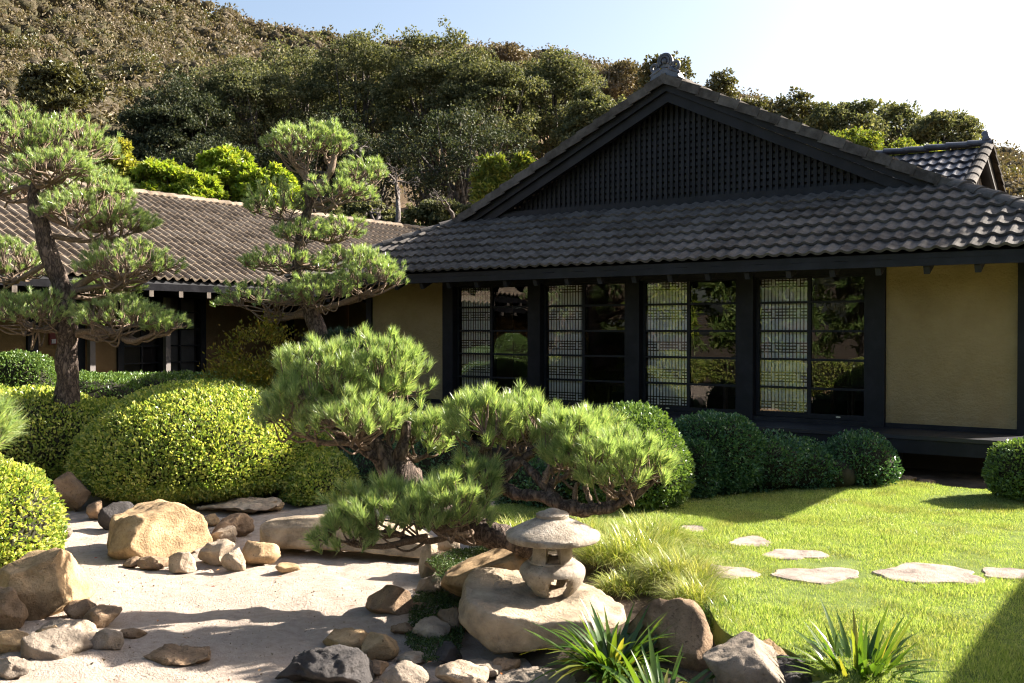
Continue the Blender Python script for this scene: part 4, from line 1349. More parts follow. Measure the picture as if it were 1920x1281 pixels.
shrub('clipped_hedge', 'big rounded sunlit yellow-green hedge mound behind the golden boulder',
      [lobe(392, 14.5, 1.82, 2.1, 716, lift=.24), lobe(600, 13.9, .5, 1.0, 850, lift=.25)], M_az, .05, 2500, cat='hedge', rough=.03, fuzz=.05, p=2.0)
shrub('clipped_hedge', 'yellow-topped hedge mound behind the big one at the left edge',
      [lobe(60, 14.9, 1.5, 1.3, 735, lift=.3), lobe(190, 15.1, .8, .9, 752, lift=.3), lobe(-60, 14.7, 1.0, 1.2, 722, lift=.3)], M_az, .054, 1700, cat='hedge', fuzz=.06, p=2.1)
shrub('clipped_hedge', 'long low flat-topped dark hedge along the brown wing wall',
      [lobe(120, 16.3, 1.6, .7, 706), lobe(300, 16.8, 1.7, .7, 702), lobe(450, 17.2, 1.3, .6, 704), lobe(-60, 16, 1.2, .7, 702)], M_dark if False else M_mid, .052, 1300, cat='hedge', p=4)
shrub('clipped_hedge', 'rounded pale green hedge at the far left behind the pine trunk',
      [lobe(20, 15.5, .85, .5, 660), lobe(-80, 15.4, .9, .5, 655)], M_mid, .045, 2200, cat='hedge')
shrub('clipped_shrub', 'bright yellow-green clipped shrub at the left edge above the angular boulder',
      [lobe(-5, 9.3, .5, .6, 872, zb=-.3, lift=.3), lobe(-60, 9.1, .5, .6, 852, zb=-.3, lift=.3)], M_az, .045, 3600, fuzz=.06, p=2.2)
shrub('round_shrub', 'round light green shrub with white-lit leaves behind the central pine',
      [lobe(1185, 11.2, .62, .75, 764, zb=-.1, lift=.3), lobe(1110, 11.4, .45, .6, 788, zb=-.1, lift=.3)], M_mid, .045, 3600, p=2.2, fuzz=.06)
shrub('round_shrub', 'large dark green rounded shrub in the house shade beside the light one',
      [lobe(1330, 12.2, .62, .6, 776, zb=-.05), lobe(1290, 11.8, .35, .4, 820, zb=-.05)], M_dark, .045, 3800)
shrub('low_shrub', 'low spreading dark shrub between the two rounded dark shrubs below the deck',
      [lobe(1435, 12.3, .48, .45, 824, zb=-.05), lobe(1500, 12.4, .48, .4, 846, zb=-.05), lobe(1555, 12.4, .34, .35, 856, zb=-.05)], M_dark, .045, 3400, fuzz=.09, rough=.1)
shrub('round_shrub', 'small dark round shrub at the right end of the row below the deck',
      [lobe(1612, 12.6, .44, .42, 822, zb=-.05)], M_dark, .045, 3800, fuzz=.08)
shrub('clipped_shrub', 'clipped green shrub cut off by the right edge of the frame',
      [lobe(1935, 11.4, .47, .45, 826, zb=-.02)], M_mid, .04, 4200)
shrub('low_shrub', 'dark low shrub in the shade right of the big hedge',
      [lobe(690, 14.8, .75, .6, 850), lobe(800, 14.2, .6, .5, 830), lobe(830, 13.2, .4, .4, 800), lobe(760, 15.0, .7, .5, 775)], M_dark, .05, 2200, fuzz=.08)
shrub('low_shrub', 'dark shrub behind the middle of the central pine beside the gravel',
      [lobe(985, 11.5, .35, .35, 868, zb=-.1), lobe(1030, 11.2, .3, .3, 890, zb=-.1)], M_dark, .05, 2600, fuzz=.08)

# loose nandina-like shrub by the wing
def loose_shrub(name, label, u, d, rx, ry, vtop, mat, n=9000, leaf=.07, zb=GZ, aspect=.4, cat='shrub', stems=9):
    L = lobe(u, d, rx, ry, vtop, zb=zb, lift=.4)
    base = np.array([L['c'][0], L['c'][1], zb])
    root = empty(name, base, label, cat)
    cl = []
    for i in range(70):
        q = rng.normal(size=3); q /= np.linalg.norm(q); q *= rng.uniform(.35, 1.0) ** .6
        cl.append(L['c'] + q[0] * rx * RGT + q[1] * ry * AY + np.array([0, 0, q[2] * (L['up'] if q[2] > 0 else L['dn'])]))
    cl = np.array(cl)
    k = rng.integers(0, len(cl), n)
    pos = cl[k] + rng.normal(size=(n, 3)) * np.array([.13, .13, .09]) * (rx / .6)
    out = unit(pos - L['c'])
    V, fs = scatter(*LEAF, pos, out + rand_dirs(n) * .9, rand_dirs(n) + [0, 0, .8], leaf * aspect, leaf * rng.uniform(.7, 1.2, n), leaf)
    obj('foliage', V, fs, mat, root)
    m = MB()
    for i in range(stems):
        t = cl[rng.integers(0, len(cl))]
        m.tube(smooth_path([base + rng.normal(size=3) * [.06, .06, 0], base * .5 + t * .5 + rng.normal(size=3) * .06, t], 4), np.linspace(.014, .005, 9), 5)
    m.build('stems', M_twig, root)
    return root
M_twig = bark('twig_bark', [(.05, .035, .025), (.12, .085, .06), (.2, .15, .11)], 30, .01)
M_nand = foliage('nandina_leaf', [(.09, .1, .012), (.17, .17, .02), (.26, .22, .03), (.22, .13, .03)], trans=.4)
loose_shrub('leafy_shrub', 'loose yellow-green leafy shrub against the brown wing wall', 478, 15.0, .62, .5, 592, M_nand, 11000, .07)
M_jun = foliage('juniper_needle', [(.012, .035, .022), (.02, .05, .03), (.03, .065, .035)], trans=.15)

# ------------------------------------------------------------------ grasses and strap-leaved plants
def blade_mesh(L, w, bend, segs=5, fold=.25):
    """arching strap leaf rising along +z and bending towards +x"""
    V = []
    for i in range(segs + 1):
        t = i / segs
        a = bend * t
        x = L * (t * math.sin(a * .7)); z = L * t * math.cos(a * .62)
        ww = w * (1 - t ** 3) * (.75 + .25 * math.sin(t * 3.1)) * .5
        if i < segs: V += [(x, -ww, z + ww * fold), (x, 0, z), (x, ww, z + ww * fold)]
        else: V += [(x, 0, z)]
    Q, T = [], []
    for i in range(segs - 1):
        a = i * 3; b = a + 3
        Q += [(a, a + 1, b + 1, b), (a + 1, a + 2, b + 2, b + 1)]
    a = (segs - 1) * 3; tip = segs * 3
    T += [(a, a + 1, tip), (a + 1, a + 2, tip)]
    return np.array(V), Q, T
M_strap = foliage('strap_leaf', [(.05, .1, .018), (.07, .13, .02), (.1, .17, .03)], trans=.38, rough=.28, spec=.6)
def strap_leaf_mat():
    m, nt, b, out = nodes_of('strap_leaf_object')
    N, L = nt.nodes, nt.links
    oi = N.new('ShaderNodeObjectInfo')
    r = ramp(nt, [(0, (.03, .075, .014)), (.5, (.055, .115, .018)), (.85, (.1, .16, .025)), (1, (.2, .2, .05))])
    L.new(oi.outputs['Random'], r.inputs[0]); L.new(r.outputs[0], b.inputs['Base Color'])
    b.inputs['Roughness'].default_value = .27; b.inputs['Specular IOR Level'].default_value = .6
    t = N.new('ShaderNodeBsdfTranslucent')
    mx = N.new('ShaderNodeMix'); mx.data_type = 'RGBA'; mx.blend_type = 'MULTIPLY'; mx.inputs['Factor'].default_value = 1
    mx.inputs['B'].default_value = (1.7, 1.5, .5, 1)
    L.new(r.outputs[0], mx.inputs['A']); L.new(mx.outputs['Result'], t.inputs['Color'])
    ms = N.new('ShaderNodeMixShader'); ms.inputs[0].default_value = .45
    L.new(b.outputs[0], ms.inputs[1]); L.new(t.outputs[0], ms.inputs[2]); L.new(ms.outputs[0], out.inputs[0])
    return m
M_strapo = strap_leaf_mat()
STRAPS = []
for L_, w_, b_ in ((.42, .034, .5), (.36, .037, .9), (.44, .032, .3), (.34, .034, 1.3), (.3, .032, .7), (.4, .038, 1.1)):
    V, Q, T = blade_mesh(L_, w_, b_, 6, .4)
    me = np_mesh('leaf', V, [np.array(Q), np.array(T)], True); me.materials.append(M_strapo); STRAPS.append(me)
def strap_plant(label, u, v, d, n, spread, scale, seed, fan=.75):
    r = np.random.default_rng(seed)
    base = P(u, v, d)
    root = empty('strap_leaved_plant', base, label, 'plant')
    for i in range(n):
        a = r.uniform(0, 2 * math.pi)
        rad = spread * math.sqrt(r.random())
        tilt = .08 + fan * rad / spread + r.normal() * .12
        s = scale * r.uniform(.75, 1.15)
        M = Matrix.Translation(Vector((base + np.array([math.cos(a) * rad * .55, math.sin(a) * rad * .55, -.02])).tolist())) @ \
            Matrix.Rotation(a, 4, 'Z') @ Matrix.Rotation(tilt * .85, 4, 'Y') @ Matrix.Rotation(r.normal() * .25, 4, 'Z') @ Matrix.Scale(s, 4)
        inst('leaf', STRAPS[r.integers(0, len(STRAPS))], M, root)
strap_plant('dark green strap-leaved plant in front of the lantern boulder', 1148, 1262, 6.35, 160, .22, 1.14, 1, fan=.8)
strap_plant('tall bright strap-leaved clump at the lawn edge in the right foreground', 1612, 1300, 5.75, 130, .22, 1.15, 2, fan=.5)
strap_plant('strap-leaved plant cut off by the bottom edge below the tall boulder', 1240, 1345, 5.7, 70, .18, 1.15, 3)

def grass_clump(name, label, u, v, d, n, rx, ry, L, w, mat, seed, z=None, bendr=(.5, 1.6), cat='grass'):
    r = np.random.default_rng(seed)
    base = P(u, v, d)
    if z is not None: base[2] = z
    root = empty(name, base, label, cat)
    parts = []
    for bend in np.linspace(bendr[0], bendr[1], 5):
        V, Q, T = blade_mesh(1, w / L, bend, 4, .2)
        k = n // 5
        a = r.uniform(0, 2 * math.pi, k); rad = np.sqrt(r.random(k))
        pos = base + (np.cos(a) * rad * rx)[:, None] * RGT + (np.sin(a) * rad * ry)[:, None] * AY + np.array([0, 0, 1]) * (.05 * (1 - rad ** 2) - .02)[:, None]
        az = r.uniform(0, 2 * math.pi, k)
        outd = np.stack([np.cos(az), np.sin(az), 0 * az], 1) + 1.1 * unit(pos - base + 1e-6) * rad[:, None]
        outd[:, 2] = 0; outd = unit(outd)
        tilt = .1 + .45 * rad + r.normal(size=k) * .12
        up = unit(outd * np.sin(tilt)[:, None] + np.array([0, 0, 1]) * np.cos(tilt)[:, None])
        s = L * r.uniform(.55, 1.15, k)
        yv = unit(np.cross(up, outd)); xv = np.cross(yv, up)
        W = pos[:, None] + V[None, :, 0:1] * (xv * s[:, None])[:, None] + V[None, :, 1:2] * (yv * s[:, None])[:, None] + V[None, :, 2:3] * (up * s[:, None])[:, None]
        off = (np.arange(k) * len(V))[:, None, None]
        parts.append((W.reshape(-1, 3), [(np.array(Q)[None] + off).reshape(-1, 4), (np.array(T)[None] + off).reshape(-1, 3)]))
    V, fs = join(parts)
    obj('blades', V, fs, mat, root, True)
    return root
M_mondo = foliage('mondo_blade', gain=1.5, cols=[(.08, .12, .02), (.14, .19, .03), (.24, .26, .06), (.42, .4, .2)], trans=.35, rough=.3, spec=.5)
M_yel = foliage('yellow_blade', [(.13, .19, .03), (.22, .27, .05), (.36, .38, .12), (.45, .43, .22)], trans=.4, rough=.35, spec=.4)
grass_clump('grass_clump', 'mounded variegated grass right behind the lantern', 1180, 1065, 8.6, 2600, .42, .36, .3, .006, M_mondo, 11, z=-.03)
grass_clump('grass_clump', 'pale grass mound between the lantern grass and the lawn', 1215, 1010, 9.3, 1500, .34, .3, .28, .006, M_mondo, 12, z=-.03)
grass_clump('grass_clump', 'yellow tufted grass on the lawn edge right of the lantern', 1275, 1110, 7.9, 1500, .26, .26, .3, .006, M_yel, 13, z=-.04)
grass_clump('grass_clump', 'yellow grass hanging over the tall boulder', 1300, 1165, 7.3, 1000, .15, .2, .25, .006, M_yel, 14, z=-.06)
grass_clump('grass_clump', 'short grass at the right foot of the lantern boulder', 1175, 1105, 7.8, 900, .22, .2, .15, .006, M_mondo, 15, z=-.08)
grass_clump('grass_clump', 'fine pale grass left of the lantern cap behind the pine trunk', 965, 985, 9.4, 1500, .36, .3, .22, .005, M_mondo, 16, z=-.02)
grass_clump('grass_clump', 'fine grass under the right branch of the central pine', 1085, 975, 9.6, 1300, .4, .3, .22, .005, M_mondo, 17, z=-.02)
grass_clump('grass_clump', 'dark grass tuft under the pine trunk left of the lantern', 880, 1050, 8.4, 500, .25, .2, .12, .006, M_strap, 18, z=-.16)

grass_clump('grass_clump', 'short green grass spilling down the lawn edge beside the tall boulder', 1352, 1192, 7.0, 1100, .2, .3, .16, .006, M_strap, 19, z=-.1)
grass_clump('grass_clump', 'small yellow tuft between the tall boulder and the big grey boulder', 1322, 1225, 6.8, 400, .1, .12, .14, .005, M_yel, 20, z=-.16)
# moss and creeping cover among the rocks
def carpet(name, label, poly_px, z, n, leaf, mat, cat):
    poly = np.array([G(u, v, z)[:2] for u, v in poly_px])
    lo, hi = poly.min(0), poly.max(0)
    p = rng.uniform(lo, hi, (n * 3, 2))
    p = p[in_poly(p[:, 0], p[:, 1], poly)][:n]
    q = np.stack([p[:, 0], p[:, 1], np.full(len(p), z)], 1)
    q[:, 2] += .02 + .03 * vnoise(q, 4, 9) + rng.uniform(0, .02, len(p))
    V, fs = scatter(*LEAF, q, rand_dirs(len(q)) + [0, 0, .3], rand_dirs(len(q)) + [0, 0, 1.2], leaf * .6, leaf, leaf)
    return tag(obj(name, V, fs, mat), label, cat, kind='stuff')
M_moss = foliage('moss_leaf', [(.025, .05, .012), (.045, .08, .018), (.08, .12, .03)], trans=.2)
carpet('ground_cover', 'dark creeping ground cover between the rocks left of the lantern', [(770, 1140), (800, 1095), (870, 1080), (880, 1150), (860, 1240), (800, 1245), (760, 1215)], SZ + .01, 9000, .022, M_moss, 'ground cover')
carpet('ground_cover', 'dark ground cover around the foot of the pine trunk', [(800, 1060), (880, 1030), (1010, 1020), (1020, 1060), (900, 1075), (820, 1080)], -.16, 6000, .022, M_moss, 'ground cover')
# banks of earth that carry the lantern rocks and the grasses
def bank(name, pts_px, z, top):
    poly = [G(u, v, z) for u, v in pts_px]
    c = np.mean(poly, 0)
    n = len(poly)
    V = [(*p[:2], GZ - .02) for p in poly] + [(*(c + (p - c) * .72)[:2], top) for p in poly] + [(c[0], c[1], top + .03)]
    Q = [(i, (i + 1) % n, n + (i + 1) % n, n + i) for i in range(n)]
    T = [(n + i, n + (i + 1) % n, 2 * n) for i in range(n)]
    return tag(obj(name, np.array(V), [np.array(Q), np.array(T)], M_soil, None, True), kind='structure')
bank('earth_bank', [(780, 1075), (860, 1010), (960, 960), (1130, 950), (1290, 985), (1400, 1080), (1480, 1200), (1520, 1300), (1300, 1330), (1100, 1290), (960, 1200), (860, 1120)], -.2, -.13)

# ------------------------------------------------------------------ lawn grass
M_grass = foliage('lawn_blade', gain=1.55, patch=[(.1, .15, .035), (.18, .22, .06), (.3, .31, .1), (.42, .38, .2)], patch_scale=1.7, shift=.06, cols=[(.09, .138, .029), (.152, .203, .052), (.225, .262, .082), (.33, .335, .15)], trans=.4, tcol=(1.15, 1.2, .55), rough=.4, spec=.3)
N = 780000
lo = np.array([-8.0, -10.6]); hi = np.array([1.4, -1.6])
p = rng.uniform(lo, hi, (N, 2))
q3 = np.stack([p[:, 0], p[:, 1], np.zeros(N)], 1)
rel = q3 - CAM
dep = rel @ FWD
uu = CU + rel @ RGT / dep * F_PX
ok = in_poly(p[:, 0], p[:, 1], lp) & (dep > 4.5) & (uu < 2080)
for sp in STEP_POLYS:
    c = sp.mean(0)
    ok &= ~in_poly(p[:, 0], p[:, 1], c + (sp - c) * .9)
p = p[ok]; N = len(p)
zz = lawn_z(p[:, 0], p[:, 1])
pos = np.stack([p[:, 0], p[:, 1], zz - .004], 1)
lenf = .03 + .014 * vnoise(pos, 1.6, 31) + .01 * vnoise(pos, 6, 32)
Lb = np.clip(lenf, .018, .07) * rng.uniform(.6, 1.35, N)
yd = rand_dirs(N) * .55 + np.array([0, 0, 1.0]) + .18 * np.stack([vnoise(pos, 3, 41), vnoise(pos, 3, 42), 0 * zz], 1)
V, fs = scatter(*NEEDLE, pos, yd, rand_dirs(N), .0055, Lb, Lb)
tag(obj('lawn_grass', V, fs, M_grass), 'short sunlit lawn grass in front of the hall', 'grass', kind='stuff')
# ------------------------------------------------------------------ pines
M_pbark = bark('pine_bark', [(.035, .026, .022), (.1, .075, .06), (.22, .165, .13)], 16, .035)
M_pbranch = bark('pine_branch_bark', [(.1, .072, .05), (.22, .16, .115), (.36, .27, .2)], 40, .012)
M_pine = foliage('pine_needle', gain=1.75, cols=[(.09, .14, .05), (.14, .195, .075), (.21, .265, .12), (.25, .255, .12)], trans=.42, tcol=(1.15, 1.2, .55), rough=.3, spec=.6)

def tufts(tip, axis, k, L, w, spread=.62, stem=.05, seed=0):
    """needle brushes: k needles round every tip"""
    n = len(tip)
    r = np.random.default_rng(seed)
    a = np.repeat(unit(axis), k, 0)
    ref = rand_dirs(n * k)
    perp = unit(np.cross(a, ref))
    th = np.abs(r.normal(spread, .26, n * k))
    d = a * np.cos(th)[:, None] + perp * np.sin(th)[:, None] + np.array([0, 0, .12])
    s = r.uniform(-1, .35, n * k) * stem
    pos = np.repeat(tip, k, 0) + a * s[:, None]
    Ln = L * r.uniform(.75, 1.12, n * k)
    return scatter(*NEEDLE, pos, d, rand_dirs(n * k), w, Ln, Ln)

def pad(root, c, rx, ry, rz, n, attach, k=70, L=.12, w=.005, r_limb=.03, seed=0, mat=None, under=.15, droop=0.0, upb=.75, spread=.62):
    r = np.random.default_rng(seed)
    c = np.asarray(c, float); attach = np.asarray(attach, float)
    d = r.normal(size=(n * 3, 3)); d = unit(d)
    d = d[d[:, 2] > -under][:n]
    rad = r.uniform(.62, 1.04, len(d)) ** .8
    lump = 1 + .3 * fbm(d * 1.0, 1.7, seed, 2)
    tip = c + (d[:, 0:1] * rx * RGT + d[:, 1:2] * ry * AY) * (rad * lump)[:, None] + np.stack([0 * rad, 0 * rad, d[:, 2] * rz * rad * lump], 1)
    tip[:, 2] -= droop * ((d[:, 0] ** 2 + d[:, 1] ** 2) * rad ** 2) * rz
    ax = d[:, 0:1] * RGT * .6 + d[:, 1:2] * AY * .6 + np.array([0, 0, upb]) + r.normal(size=d.shape) * .2
    V, fs = tufts(tip, ax, k, L, w, spread=spread, seed=seed)
    obj('needle_pad', V, fs, mat or M_pine, root)
    # limb, side branches, twigs
    m = MB()
    low = c - np.array([0, 0, rz * .45])
    mid = attach * .5 + low * .5 + r.normal(size=3) * np.array([.04, .04, .02]) * (rx / .4) - np.array([0, 0, .04])
    limb = smooth_path([attach, mid, low], 6)
    m.tube(limb, np.linspace(r_limb, r_limb * .6, len(limb)), 8, jitter=.25, seed=seed)
    nodes = []
    nb = max(5, int(n / 9))
    for i in range(nb):
        a = 2 * math.pi * (i + r.random()) / nb
        q = c + RGT * rx * math.cos(a) * r.uniform(.35, .8) + AY * ry * math.sin(a) * r.uniform(.35, .8) - np.array([0, 0, rz * r.uniform(.0, .3)])
        st = limb[r.integers(len(limb) // 2, len(limb))]
        kink = st * .5 + q * .5 + r.normal(size=3) * .05 * (rx / .4) - np.array([0, 0, rz * .12])
        pth = smooth_path([st, kink, q], 5)
        m.tube(pth, np.linspace(r_limb * .42, r_limb * .22, len(pth)), 6, jitter=.2, seed=seed + i)
        nodes.append(q); nodes.append(kink)
    nodes = np.array(nodes)
    for i in range(len(tip)):
        j = np.argmin(((nodes - tip[i]) ** 2).sum(1) + r.random(len(nodes)) * .01)
        e = tip[i] + unit(ax[i]) * .01
        kk = nodes[j] * .45 + e * .55 + r.normal(size=3) * .02 - np.array([0, 0, .01])
        m.tube([nodes[j], kk, e], [r_limb * .2 + .0015, r_limb * .14 + .0015, .003], 4, cap=False)
    m.build('branch', M_pbranch, root, True)

def trunk(root, pts, name='trunk', sides=14, jitter=.22, seed=0, mat=None, per=8):
    """pts rows: u, v, depth, radius in photo pixels"""
    q = []
    for u, v, d, r_ in pts:
        p = P(u, v, d); q.append((*p, r_ * d / F_PX))
    s = smooth_path(q, per)
    MB().tube(s[:, :3], s[:, 3], sides, jitter=jitter, seed=seed).build(name, mat or M_pbark, root, True)
    return s

def px_pad(root, u, v, hw, hh, d, n, at, grow=1.0, **kw):
    s = d / F_PX
    hw *= 1 + (grow - 1) * .6; hh *= grow; n = int(n * grow ** 2)
    rx = hw * s
    pad(root, P(u, v + hh * .35, d), rx, kw.pop('ry', rx * .85), hh * s * 1.25, n, P(*at), **kw)

# tall pine at the left
D = 14.6
pA = empty('cloud_pine', P(128, 770, D), 'tall cloud-pruned pine with layered pads at the left', 'pine tree')
trunk(pA, [(128, 800, D, 27), (126, 745, D, 22), (127, 660, D, 19), (128, 600, D, 18), (122, 560, D, 17), (105, 515, D, 15), (93, 480, D, 15), (80, 430, D, 15), (68, 390, D, 16), (64, 360, D, 10), (70, 330, D, 9), (68, 300, D, 7), (60, 270, D, 5)], seed=3)
kw = dict(k=50, L=.092, w=.0078, r_limb=.045, grow=1.16, spread=.52)
px_pad(pA, 25, 245, 70, 42, D, 130, (66, 320, D), seed=1, **kw)
px_pad(pA, 130, 262, 80, 44, D + .3, 150, (68, 330, D), seed=2, **kw)
px_pad(pA, 95, 308, 80, 26, D - .4, 110, (66, 350, D), seed=3, **kw)
px_pad(pA, 190, 350, 60, 26, D + .2, 80, (75, 380, D), seed=4, **kw)
px_pad(pA, 170, 385, 85, 32, D - .2, 120, (80, 400, D), seed=5, **kw)
px_pad(pA, 225, 418, 65, 26, D + .1, 90, (85, 440, D), seed=6, **kw)
px_pad(pA, 15, 350, 45, 26, D + .3, 60, (62, 372, D), seed=7, **kw)
px_pad(pA, 18, 490, 65, 38, D + .4, 110, (93, 490, D), seed=8, **kw)
px_pad(pA, 240, 488, 88, 36, D - .2, 150, (125, 548, D), seed=9, **kw)
px_pad(pA, 205, 535, 55, 20, D + .4, 60, (125, 555, D), seed=10, **kw)
px_pad(pA, 50, 580, 90, 38, D - .2, 150, (122, 605, D), seed=11, **kw)
px_pad(pA, 225, 588, 85, 32, D - .3, 140, (140, 625, D), seed=12, **kw)
px_pad(pA, 305, 605, 40, 22, D - .3, 50, (240, 632, D), seed=13, **kw)
trunk(pA, [(135, 628, D, 8), (170, 622, D - .1, 7), (215, 622, D - .2, 6), (240, 640, D - .3, 5), (275, 632, D - .3, 4), (310, 618, D - .3, 3)], 'limb', 8, mat=M_pbranch)
trunk(pA, [(125, 560, D, 9), (150, 535, D, 8), (185, 515, D - .1, 7), (230, 518, D - .2, 5), (280, 500, D - .2, 3)], 'limb', 8, mat=M_pbranch)
trunk(pA, [(70, 385, D, 9), (95, 355, D, 8), (120, 330, D + .1, 6), (140, 300, D + .3, 4)], 'limb', 8, mat=M_pbranch)
trunk(pA, [(70, 360, D, 6), (40, 352, D, 5), (10, 365, D + .2, 4), (-20, 360, D + .2, 3)], 'limb', 8, mat=M_pbranch)

# leaning pine before the inner corner
D = 15.3
pB = empty('cloud_pine', P(640, 720, D), 'leaning cloud-pruned pine with a round top before the inner corner of the buildings', 'pine tree')
trunk(pB, [(645, 735, D, 21), (612, 650, D, 17), (585, 590, D, 15), (568, 545, D, 14), (560, 500, D, 12), (563, 450, D, 10), (572, 410, D, 9), (580, 380, D, 9), (582, 352, D, 10), (585, 340, D, 8)], seed=5)
kw = dict(k=50, L=.09, w=.0078, r_limb=.035, grow=1.1, spread=.52)
trunk(pB, [(582, 348, D, 7), (570, 330, D, 6), (555, 310, D, 5), (540, 290, D, 3)], 'limb', 8, mat=M_pbranch)
trunk(pB, [(584, 350, D, 8), (610, 338, D, 7), (622, 315, D, 6), (628, 290, D, 4)], 'limb', 8, mat=M_pbranch)
px_pad(pB, 560, 262, 62, 34, D, 140, (575, 335, D), seed=21, **kw)
px_pad(pB, 620, 262, 38, 34, D + .1, 80, (622, 315, D), seed=22, **kw)
px_pad(pB, 682, 322, 44, 26, D + .2, 80, (590, 385, D), seed=23, **kw)
px_pad(pB, 635, 358, 62, 24, D - .1, 100, (580, 385, D), seed=24, **kw)
px_pad(pB, 515, 378, 55, 32, D, 100, (572, 410, D), seed=25, **kw)
px_pad(pB, 560, 435, 48, 22, D - .2, 70, (566, 450, D), seed=26, **kw)
px_pad(pB, 635, 428, 48, 26, D + .1, 80, (570, 440, D), seed=27, **kw)
px_pad(pB, 530, 488, 84, 22, D - .2, 110, (562, 510, D), seed=28, **kw)
px_pad(pB, 650, 480, 60, 20, D + .3, 80, (565, 500, D), seed=29, **kw)
px_pad(pB, 695, 510, 62, 40, D - .3, 140, (640, 570, D), seed=30, **kw)
px_pad(pB, 500, 555, 92, 28, D - .1, 130, (565, 590, D), seed=31, **kw)
px_pad(pB, 600, 540, 60, 30, D - .4, 100, (570, 560, D), seed=32, **kw)
trunk(pB, [(585, 585, D, 8), (620, 575, D - .1, 6), (660, 562, D - .2, 5), (695, 545, D - .3, 4)], 'limb', 8, mat=M_pbranch)
trunk(pB, [(585, 588, D, 8), (560, 590, D, 7), (525, 598, D, 5), (495, 590, D, 4)], 'limb', 8, mat=M_pbranch)
# dark mugo mounds at its foot
pD = empty('mugo_pine', P(660, 720, 15.2), 'dark low mugo pine at the foot of the leaning pine', 'pine tree')
kw = dict(k=50, L=.11, w=.0075, r_limb=.03, under=.4)
px_pad(pD, 665, 650, 62, 38, 15.0, 150, (660, 740, 15.2), seed=41, mat=M_jun, **kw)
px_pad(pD, 600, 680, 60, 40, 14.8, 140, (655, 745, 15.2), seed=42, mat=M_jun, **kw)
px_pad(pD, 725, 690, 50, 38, 14.8, 110, (665, 745, 15.2), seed=43, mat=M_jun, **kw)
px_pad(pD, 545, 705, 40, 30, 14.9, 80, (650, 745, 15.2), seed=44, mat=M_jun, **kw)

# gnarled low pine in the middle
D = 8.1
pC = empty('gnarled_pine', P(985, 1030, 8.0), 'low gnarled spreading pine with thick needle cushions beside the lantern', 'pine tree')
trunk(pC, [(1010, 1036, 8.0, 22), (960, 1012, 8.0, 24), (905, 1002, 8.1, 24), (850, 985, 8.3, 26), (800, 950, 8.5, 28), (760, 915, 8.6, 30), (735, 880, 8.6, 30), (712, 850, 8.6, 24), (690, 820, 8.6, 16), (670, 790, 8.6, 10)], sides=18, jitter=.34, seed=7, per=10)
trunk(pC, [(740, 885, 8.6, 20), (752, 850, 8.5, 14), (760, 815, 8.5, 9), (765, 790, 8.5, 6)], 'limb', 10, jitter=.3, mat=M_pbark)
trunk(pC, [(720, 860, 8.6, 14), (690, 850, 8.5, 10), (655, 830, 8.5, 7), (620, 800, 8.5, 5)], 'limb', 10, jitter=.3, mat=M_pbark)
trunk(pC, [(880, 1000, 8.1, 16), (890, 950, 8.2, 17), (920, 910, 8.2, 18), (945, 885, 8.2, 17), (975, 865, 8.2, 12), (1000, 850, 8.2, 8)], 'limb', 14, jitter=.34, seed=9, mat=M_pbark)
trunk(pC, [(925, 905, 8.2, 15), (955, 922, 8.1, 13), (985, 928, 8.0, 10), (1030, 935, 7.9, 12), (1060, 950, 7.85, 15), (1110, 955, 7.8, 13), (1160, 945, 7.8, 10), (1205, 918, 7.8, 7), (1235, 890, 7.8, 4)], 'limb', 12, jitter=.34, seed=10, mat=M_pbark)
trunk(pC, [(1045, 945, 7.9, 11), (1020, 910, 7.95, 9), (995, 882, 8.0, 8), (980, 866, 8.05, 5)], 'limb', 10, jitter=.3, seed=11, mat=M_pbark)
for (u0, v0, u1, v1, u2, v2) in ((1080, 948, 1078, 925, 1082, 905), (1110, 948, 1098, 915, 1105, 890), (1140, 945, 1145, 915, 1160, 895), (1020, 905, 1025, 890, 1030, 872), (900, 930, 880, 905, 875, 880), (885, 940, 872, 900, 868, 872)):
    trunk(pC, [(u0, v0, 7.85, 6), (u1, v1, 7.85, 5), (u2, v2, 7.85, 3)], 'limb', 8, jitter=.3, mat=M_pbranch)
kw = dict(k=80, L=.112, w=.0062, r_limb=.03, under=.22, spread=.46, upb=.95, grow=1.06)
px_pad(pC, 615, 705, 98, 72, 8.5, 150, (690, 830, 8.6), seed=51, **kw)
px_pad(pC, 715, 700, 82, 72, 8.6, 130, (730, 850, 8.6), seed=52, **kw)
px_pad(pC, 555, 760, 68, 50, 8.4, 85, (660, 830, 8.5), seed=53, **kw)
px_pad(pC, 665, 780, 100, 38, 8.2, 95, (710, 850, 8.6), seed=54, **kw)
px_pad(pC, 795, 815, 48, 42, 8.7, 60, (760, 850, 8.6), seed=55, **kw)
px_pad(pC, 905, 785, 78, 58, 8.2, 120, (935, 880, 8.2), seed=56, **kw)
px_pad(pC, 985, 795, 78, 55, 8.3, 110, (960, 870, 8.2), seed=57, **kw)
px_pad(pC, 1075, 830, 70, 58, 8.0, 100, (1020, 910, 7.95), seed=58, **kw)
px_pad(pC, 1165, 868, 85, 55, 7.8, 120, (1140, 945, 7.8), seed=59, **kw)
px_pad(pC, 1110, 800, 55, 34, 8.3, 50, (1020, 890, 8.0), seed=60, **kw)
px_pad(pC, 830, 945, 90, 52, 7.7, 115, (885, 1000, 8.0), seed=61, **kw)
px_pad(pC, 720, 950, 105, 48, 7.8, 120, (860, 1000, 8.0), seed=62, **kw)
px_pad(pC, 650, 985, 60, 30, 7.6, 55, (800, 1005, 7.9), seed=63, droop=.5, **kw)
px_pad(pC, 880, 900, 60, 40, 8.0, 55, (895, 950, 8.1), seed=64, **kw)
